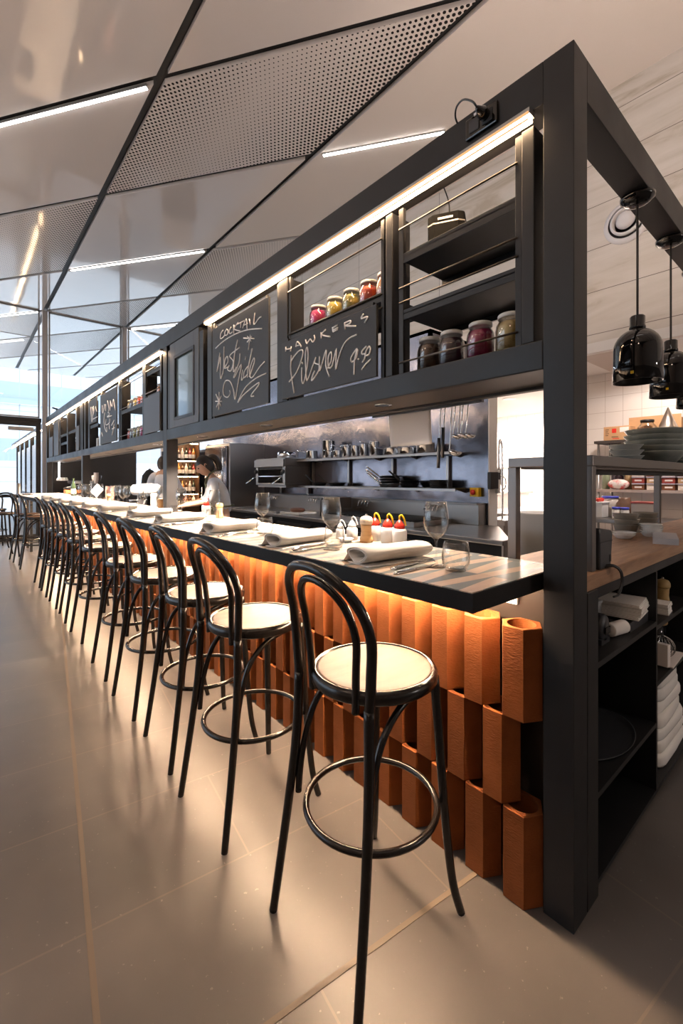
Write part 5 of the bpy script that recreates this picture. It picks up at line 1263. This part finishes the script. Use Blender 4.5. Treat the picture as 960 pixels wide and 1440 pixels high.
bottle_on('tall pale green glass bottle at the rack end', 1.405,1.235,.04,.34,mat('pale green glass', (.35,.42,.28), .1),WHITEP,.16)
bottle_on('dark sauce bottle between the green bottle and the oil', 1.30,1.235,.05,.22,mat('soy', (.02,.01,.015), .2),BLACK,.25)
r = onrack('wrapped_packet', 'red and white plastic packet lying on the middle rack shelf', 'packet', 1.25, 1.235, .09)
PK = mat('red white wrap', (.8,.3,.25), .25); tt = NT(PK); tt.base(tt.ramp(tt.noise(tt.coord(), 11, 3), [(.42,(.85,.8,.77)),(.55,(.7,.06,.05))]))
m = MB(); m.ball((0,0,.06), .06, 10, (1,1.9,1)); m.build('packet', PK, r)
r = onrack('tall_tin', 'tall dark bottle by the green bottle', 'bottle', 1.345, 1.235, .30)
m = MB(); m.lathe([(0,0),(.035,0),(.035,.24),(.012,.29),(.012,.33),(0,.33)], n=16); m.build('bottle', mat('plum bottle', (.10,.05,.09), .2), r)
# lower level on the rack bench: tub of tomatoes, jars
LZ = .95
r = thing('rear_bench', 'steel bench standing in front of the kitchen rack', 'bench', (3.55,-.9,0))
m = MB(); m.box(0,.62,0,2.5,.91,.95); m.build('bench_top', SSB, r, .004)
m = MB(); m.box(.03,.60,.03,2.45,.12,.15); m.build('under_shelf', SSB, r)
for x in (.05,.55):
    for y in (.06,1.25,2.42):
        m = MB(); m.box(x,x+.035,y-.02,y+.015,0,.91); m.build('leg', SSB, r)
r = thing('tomato_tub', 'white tub of cherry tomatoes on the rear bench', 'tub', (3.78,1.32,LZ))
m = MB(); m.prism([(-.09,-.13),(.09,-.13),(.09,.13),(-.09,.13)], 0, .16); m.box(-.10,.10,-.14,.14,.15,.165); m.build('tub', WHITEP, r, .005)
for k in range(9):
    o = MB(); o.ball((0,0,0), .022, 6); o = o.build('cherry_tomato', REDP); o.location = (3.72+.055*(k%3),1.24+.065*(k//3),LZ+.165+.02); tag(o, 'cherry tomato heaped on the white tub', 'tomato', 'cherry tomatoes in the tub')
for k, y in enumerate((1.10,1.02)):
    t_ = thing('mustard_jar', 'white jar with purple print and blue lid, ' + ('nearer the tomatoes' if k == 0 else 'farther from the tomatoes'), 'jar', (3.72,y-.03,LZ), 0, 'white jars with blue lids')
    m = MB(); m.lathe([(0,0),(.036,0),(.038,.005),(.038,.085),(.032,.095),(0,.095)], n=18); m.build('jar', PORC, t_)
    m = MB(); m.lathe([(0,.095),(.038,.095),(.038,.118),(0,.119)], n=18); m.build('lid', BLUE, t_)
    m = MB(); m.box(-.0392,-.037,-.018,.018,.025,.06); m.build('print', mat('purple print', (.25,.08,.45), .5), t_)
r = thing('brown_canister', 'brown round canister behind the white jars', 'canister', (3.92,1.05,LZ)); m = MB(); m.lathe([(0,0),(.075,0),(.08,.02),(.08,.15),(.05,.19),(.05,.21),(0,.21)]); m.build('canister', mat('brown glaze', (.16,.09,.06), .4), r)
r = thing('clear_tub', 'clear lidded tub beside the taupe bowls', 'tub', (3.85,.85,LZ)); m = MB(); m.box(-.09,.09,-.10,.10,0,.16); m.build('tub', TUB, r, .01); m = MB(); m.box(-.095,.095,-.105,.105,.16,.175); m.build('lid', mat('red lid', (.4,.08,.07), .4), r)
r = thing('blue_lid_tub', 'tall clear tub with a blue lid behind the tomato tub', 'tub', (3.95,1.20,LZ)); m = MB(); m.lathe([(0,0),(.07,0),(.075,.20),(0,.20)]); m.build('tub', TUB, r); m = MB(); m.lathe([(0,.2),(.08,.2),(.08,.22),(0,.22)]); m.build('lid', BLUE, r)

# deep kitchen seen between the steel wall and the post
r = thing('wash_bench', 'stainless wash bench with a raised shelf in the bright kitchen', 'bench', (4.0,2.35,0))
m = MB(); m.box(0,1.6,0,.7,.86,.90); m.box(0,.02,0,.7,.78,.86); m.build('bench_top', SSB, r, .004)
m = MB(); m.box(.1,1.6,.02,.7,.2,.78); m.build('cabinet', KCEIL, r)
r = thing('wall_bracket_shelf', 'bracketed shelf high on the tiles of the bright kitchen', 'shelf', (4.1,3.3,1.52))
m = MB(); m.box(0,1.8,0,.30,0,.03); m.build('shelf_board', SSB, r)
for x in (.3,1.4):
    m = MB(); m.prism([(0,0),(.26,0),(.0,-.30)], -.02, .02); o = m.build('bracket', SSB, r); o.rotation_euler = (PI/2,0,PI/2); o.location = (x,.03,0)
r = thing('rear_counter', 'steel counter with goods far inside the bright kitchen', 'counter', (4.1,3.2,0))
m = MB(); m.box(0,2.2,0,.6,1.10,1.14); m.build('counter_top', SSB, r); m = MB(); m.box(.05,2.15,.05,.6,0,1.10); m.build('body', KCEIL, r)
for k in range(4):
    o = MB(); o.box(-.09,.09,-.08,.08,0,.12+.03*(k%2)); o = o.build('food_box', (CARD, TUBF[1], TUBF[2], CARD)[k], None, .01); o.location = (4.3+.32*k,3.4,1.14); tag(o, 'food box on the far kitchen counter, %s along' % nth(k+1), 'box', 'food boxes on the far counter')
r = thing('white_bin', 'white plastic bin standing by the end of the cooking bench', 'bin', (3.05,1.55,0))
m = MB(); m.lathe([(0,0),(.17,0),(.21,1.0),(.23,1.02),(.20,1.02),(.165,.02),(0,.02)], n=28); m.build('bin', WHITEP, r)
r = thing('spray_tap', 'pre-rinse spray tap hanging on its curved hose in the kitchen', 'spray tap', (3.35,2.12,.9))
m = MB(); m.tube(smooth_path([(0,0,.0),(0,0,.7),(-.02,0,.86),(-.09,-.02,.90),(-.13,-.03,.80),(-.13,-.03,.56)], 6), .012, 8); m.build('hose', CHROME, r)
m = MB(); m.tube([(-.13,-.03,.56),(-.15,-.03,.40)], .022, 10); m.build('grip', BLACK, r)
m = MB(); m.lathe([(0,-.05),(.03,-.05),(.03,0),(0,0)], (-.155,-.03,.385), 14); m.tube(smooth_path([(-.14,-.05,.5),(-.08,-.08,.46),(-.08,-.08,.36),(-.13,-.06,.33)], 4), .008, 6); m.build('spray_head', CHROME, r)
r = thing('wash_stand', 'narrow steel sink stand under the spray tap', 'sink', (3.15,1.98,0))
m = MB(); m.box(0,.6,0,.3,.84,.90); m.box(.03,.57,.03,.27,0,.84); m.build('stand', SSB, r, .004)
for k, (x, y, l_) in enumerate(((5.6,3.27,'closer to the pass'),(7.2,4.0,'deeper in the kitchen'),(3.74,.6,'over the rack'),(5.3,5.4,'over the far counter'))):
    r = thing('kitchen_downlight', 'bright round downlight in the kitchen ceiling, '+l_, 'downlight', (x,y,2.70), 0, 'kitchen ceiling downlights')
    m = MB(); m.lathe([(.09,-.004),(.11,-.004),(.11,0),(.09,0)], n=24); m.build('trim_ring', WHITEP, r)
    m = MB(); m.lathe([(0,-.003),(.09,-.003),(.09,0),(0,0)], n=24); m.build('lens', KITCH_LED, r)
# ---------------------------------------------------------------- the two cooks
def skin_mesh(name, J, E, root, mat_, parent, sub=2):
    names = list(J); me = bpy.data.meshes.new(name)
    me.from_pydata([J[k][:3] for k in names], [(names.index(a),names.index(b)) for a,b in E], [])
    o = bpy.data.objects.new(name+'_rig', me); COL.objects.link(o)
    s = o.modifiers.new('skin','SKIN'); s.use_smooth_shade = True
    for i, k in enumerate(names):
        v = me.skin_vertices[0].data[i]; rr = J[k][3]
        v.radius = rr if isinstance(rr, tuple) else (rr, rr); v.use_root = (k == root)
    u = o.modifiers.new('sub','SUBSURF'); u.levels = sub; u.render_levels = sub
    dg = bpy.context.evaluated_depsgraph_get(); ev = o.evaluated_get(dg)
    m2 = bpy.data.meshes.new_from_object(ev); m2.name = name
    bpy.data.objects.remove(o); bpy.data.meshes.remove(me)
    m2.materials.clear(); m2.materials.append(mat_)
    for p in m2.polygons: p.use_smooth = True
    n = bpy.data.objects.new(name, m2); COL.objects.link(n); n.parent = parent
    return n
def head_mesh(name, c, yaw, pitch, parent):
    """face points along +x before yaw/pitch"""
    m = MB(); n, k = 28, 20; vs = []; fs = []
    M = Matrix.Translation(c) @ Matrix.Rotation(yaw,4,'Z') @ Matrix.Rotation(pitch,4,'Y')
    for i in range(k+1):
        ph = PI*i/k; z = -math.cos(ph)
        for j in range(n):
            a = 2*PI*j/n; x, y = math.cos(a), math.sin(a)
            w = math.sin(ph); hz = z*.118
            rx = .092*w; ry = .074*w
            if z < 0: ry *= 1-.28*(-z)**1.5; rx *= 1-.12*(-z)
            px, py = x*rx, y*ry
            f = max(0, x)**2
            if z < -.2: px += .018*f*min(1,(-z-.2)*2)                       # jaw and chin forward
            g = math.exp(-((y*w/.16)**2))*max(0,x)
            px += g*.030*math.exp(-((hz+.022)/.020)**2) + g*.012*math.exp(-((hz-.004)/.03)**2)   # nose
            e = math.exp(-((abs(y*w)-.42)/.16)**2)*max(0,x); px -= e*.010*math.exp(-((hz-.006)/.014)**2)  # eye sockets
            px += math.exp(-((y*w/.3)**2))*max(0,x)*.007*math.exp(-((hz+.062)/.010)**2)              # lips
            vs.append(tuple(M @ Vector((px,py,hz))))
    for i in range(k):
        for j in range(n):
            q = (j+1)%n; fs.append((i*n+j,i*n+q,(i+1)*n+q,(i+1)*n+j))
    m.add(vs, fs, True)
    for s in (-1,1):
        pts = [tuple(M @ Vector((-.005+.018*math.cos(a)*.7, s*(.074+.006*math.sin(a)), -.008+.030*math.sin(a)))) for a in [2*PI*i/10 for i in range(10)]]
        m.tube(pts, .007, 6, closed=True)
    return m, M
def hand(bones, c, d, side, parent, up=(0,0,1)):
    """palm plus five fingers as skinned chains, returned as joints for the body"""
    d = Vector(d).normalized(); s = Vector(up).cross(d).normalized()*side; u = d.cross(s)*side
    J = {}; E = []
    c = Vector(c); pk = 'palm%d' % side
    J[pk] = (*(c+d*.045),.020)
    for f, (off, L) in enumerate(((-.026,.068),(-.009,.078),(.009,.073),(.026,.058))):
        b0 = c+d*.082+s*off; b1 = b0+d*L*.45+Vector((0,0,-.008)); b2 = b1+d*L*.35+Vector((0,0,-.026)); 
        for q, (p, rr) in enumerate(((b0,.0085),(b1,.008),(b2,.0065))): J['f%d_%d_%d'%(side,f,q)] = (*p,rr)
        E += [(pk,'f%d_%d_0'%(side,f)),('f%d_%d_0'%(side,f),'f%d_%d_1'%(side,f)),('f%d_%d_1'%(side,f),'f%d_%d_2'%(side,f))]
    t0 = c+d*.035-s*.032; t1 = t0+d*.032-s*.018+Vector((0,0,-.014)); t2 = t1+d*.026+Vector((0,0,-.012))
    for q, (p, rr) in enumerate(((t0,.011),(t1,.0095),(t2,.008))): J['t%d_%d'%(side,q)] = (*p,rr)
    E += [(pk,'t%d_0'%side),('t%d_0'%side,'t%d_1'%side),('t%d_1'%side,'t%d_2'%side)]
    return J, E, pk
def cook(name, lab, loc, rz, H, head_c, yaw, pitch, hands, hairfn, chest_lean):
    r = thing('person', lab, 'person', loc, rz)
    L = chest_lean
    sh = .155*H/1.65
    sc_ = H/1.65
    J = {'pelvis':(0,0,.93*sc_,(.10,.135)),'waist':(.02*L,0,1.05*sc_,(.095,.125)),'chest':(.06*L,0,1.22*sc_,(.105,.145)),'neck0':(.10*L,0,1.375*sc_,(.06,.085)),'neck':(.125*L,0,1.43*sc_,.048)}
    E = [('pelvis','waist'),('waist','chest'),('chest','neck0'),('neck0','neck')]
    hc = Vector(head_c); J['head'] = (*(hc+Vector((-.02,0,-.03))),.052); E.append(('neck','head'))
    C = {k: (*q[:3], (q[3][0]+.018,q[3][1]+.016) if isinstance(q[3], tuple) else q[3]) for k, q in J.items()}; C.pop('head'); C['neck'] = (*J['neck'][:3],.056); CE = [e for e in E if 'head' not in e]
    for s, (el, wr) in zip((1,-1), hands):
        ks = 'sh%d'%s, 'el%d'%s, 'wr%d'%s
        J[ks[0]] = (.10*L-.01,s*sh,1.345*sc_,.055); J[ks[1]] = (*el,.040); J[ks[2]] = (*wr,.026)
        E += [('neck0',ks[0]),(ks[0],ks[1]),(ks[1],ks[2])]
        d = Vector(wr)-Vector(el); HJ, HE, pk = hand(None, wr, d, s, r)
        J.update(HJ); E += HE+[(ks[2],pk)]
        C[ks[0]] = (*J[ks[0]][:3],.064); C[ks[1]] = (*el,.053); w_ = Vector(el).lerp(Vector(wr),.35); C[ks[2]] = (*w_,.049)
        CE += [('neck0',ks[0]),(ks[0],ks[1]),(ks[1],ks[2])]
    T = {'pelvis':(0,0,.93*sc_,(.112,.15))}; TE = []
    for s in (1,-1):
        for k, (x, y, z, rr) in enumerate(((0,s*.085,.84*sc_,.085),(.02,s*.095,.48*sc_,.058),(-.01,s*.10,.09*sc_,.038),(.10,s*.115,.035,.034))):
            J['l%d%d'%(s,k)] = (x,y,z,rr)
            if k < 3: T['l%d%d'%(s,k)] = (x,y,z+(.02 if k == 2 else 0),rr+.016)
        E += [('pelvis','l%d0'%s)]+[('l%d%d'%(s,k),'l%d%d'%(s,k+1)) for k in range(3)]
        TE += [('pelvis','l%d0'%s)]+[('l%d%d'%(s,k),'l%d%d'%(s,k+1)) for k in range(2)]
    body = skin_mesh('body', J, E, 'pelvis', SKIN, r)
    hm, M = head_mesh('head', hc, yaw, pitch, r)
    hd = hm.build('head_tmp', SKIN, r)
    # one continuous figure: head surface merged into the body mesh
    import bmesh
    bm = bmesh.new(); bm.from_mesh(body.data); bm.from_mesh(hd.data); bm.to_mesh(body.data); bm.free()
    for p in body.data.polygons: p.use_smooth = True
    hme = hd.data; bpy.data.objects.remove(hd); bpy.data.meshes.remove(hme)
    skin_mesh('shirt', C, CE, 'pelvis', SHIRT, r)
    skin_mesh('trousers', T, TE, 'pelvis', TROUS, r)
    for s in (1,-1):
        e = MB(); e.ball(tuple(M @ Vector((.083,s*.031,.006))), .009, 6); e.build('eye', BLACK, body)
    hairfn(M, r)
    return r, M
def cap_hair(M, r, bun=True):
    m = MB(); n, k = 28, 14; vs = []; fs = []
    for i in range(k+1):
        for j in range(n):
            a = 2*PI*j/n; x, y = math.cos(a), math.sin(a)
            lim = PI*(.80-.40*min(1,max(0,x+.15)/.5))
            ph = lim*i/k; w = math.sin(ph); z = math.cos(ph)
            gr = 1.10 if bun else 1.05
            vs.append(tuple(M @ Vector((x*w*.096*gr-.008, y*w*.077*gr, z*.120*gr))))
    for i in range(k):
        for j in range(n):
            q = (j+1)%n; fs.append((i*n+j,(i+1)*n+j,(i+1)*n+q,i*n+q))
    m.add(vs, fs, True)
    if bun:
        P = [(-.085,0,.045),(-.13,.0,.05),(-.155,0,.0),(-.15,0,-.07),(-.125,0,-.14)]
        m.tube([tuple(M @ Vector(p)) for p in smooth_path(P, 4)], [.03+.012*math.sin(i/16*PI) for i in range(16)]+[.012], 10)
    m.build('hair', HAIR, r)
def apron(r, L, back=False):
    m = MB(); n = 12; vs = []; fs = []
    rows = [(.42,.165,.17),(.80,.165,.155),(1.05,.145,.125),(1.18,.125,.10),(1.30,.135,.07)]
    for z, rx, hw in rows:
        for j in range(n+1):
            a = (j/n-.5)*2; y = a*hw; x = rx*math.sqrt(max(.05,1-(a*hw/.19)**2))+ .06*L*max(0,(z-.95)/.3)
            vs.append((x,y,z))
    for i in range(len(rows)-1):
        for j in range(n): q = i*(n+1)+j; fs.append((q,q+1,q+n+2,q+n+1))
    m.add(vs, fs, True); o = m.build('apron', APRON, r); so = o.modifiers.new('thick','SOLIDIFY'); so.thickness = .006
    m = MB(); m.tube(smooth_path([(.13+.06*L,.07,1.30),(.08+.08*L,.085,1.40),(-.01+.1*L,.06,1.455),(-.05+.1*L,0,1.46),(-.01+.1*L,-.06,1.455),(.08+.08*L,-.085,1.40),(.13+.06*L,-.07,1.30)], 4), .010, 6, flat=.5)
    m.tube(smooth_path([(.13,.13,1.03),(.0,.165,1.03),(-.125,.08,1.03),(-.145,0,1.03),(-.125,-.08,1.03),(.0,-.165,1.03),(.13,-.13,1.03)], 4), .010, 6, flat=.5)
    m.build('apron_strap', APRON, r)
w, Mw = cook('woman', 'person with dark tied back hair, white shirt and olive apron, head bowed over work', (1.03,4.51,0), math.atan2(.32,-.95), 1.60, (.20,0,1.515), 0, .52,
     [((.16,.20,1.10),(.40,.10,1.05)),((.16,-.20,1.10),(.40,-.08,1.05))], lambda M, r: cap_hair(M, r, True), 1.0)
apron(w, 1.0)
mn, Mm = cook('man', 'person seen from behind in a white shirt and olive apron, beyond the second post', (1.02,6.6,0), math.atan2(.76,.65), 1.72, (.06,0,1.60), -.5, .12,
     [((.10,.27,1.16),(.30,.20,1.05)),((.08,-.27,1.16),(.30,-.20,1.04))], lambda M, r: cap_hair(M, r, False), .4)
apron(mn, .4)
# ---------------------------------------------------------------- light, sky, camera
w = bpy.data.worlds.new('daylight'); sc.world = w; w.use_nodes = True
bg = w.node_tree.nodes['Background']; bg.inputs[0].default_value = (.78,.87,1.0,1); bg.inputs[1].default_value = 3.3

def area(name, loc, rot, sx, sy, e, col):
    L = bpy.data.lights.new(name, 'AREA'); L.shape = 'RECTANGLE'; L.size = sx; L.size_y = sy; L.energy = e; L.color = col
    o = bpy.data.objects.new(name, L); COL.objects.link(o); o.location = loc; o.rotation_euler = rot; return o
def spot(name, loc, e, col, size=120, soft=.08):
    L = bpy.data.lights.new(name, 'SPOT'); L.energy = e; L.color = col; L.spot_size = math.radians(size); L.spot_blend = .6; L.shadow_soft_size = soft
    o = bpy.data.objects.new(name, L); COL.objects.link(o); o.location = loc; return o
for x, y, e, s_, tl in ((5.6,3.27,1300,160,-20),(7.2,4.0,1000,165,0),(3.74,.6,190,140,-25),(5.3,5.4,1000,160,-20)):
    spot('kitchen_spot', (x,y,2.69), e, (1,.84,.74), s_).rotation_euler.y = math.radians(tl)

a = math.atan2(534., 623.)
cd = bpy.data.cameras.new('camera'); cam = bpy.data.objects.new('camera', cd); COL.objects.link(cam)
cam.location = (-1.38327,-.55120,1.36); cam.rotation_euler = (PI/2,0,-a)
cd.sensor_fit = 'VERTICAL'; cd.sensor_height = 36; cd.lens = 623./1440*36; cd.shift_y = -(720-673)/1440; cd.clip_start = .02; cd.clip_end = 300
sc.camera = cam
sc.view_settings.view_transform = 'Standard'; sc.view_settings.look = 'None'; sc.view_settings.exposure = 0; sc.view_settings.gamma = 1; sc.view_settings.use_curve_mapping = False
sc.cycles.use_denoising = True; sc.cycles.max_bounces = 10; sc.cycles.transmission_bounces = 10; sc.cycles.transparent_max_bounces = 12
sc.cycles.sample_clamp_indirect = 8; sc.cycles.caustics_refractive = False; sc.cycles.caustics_reflective = False
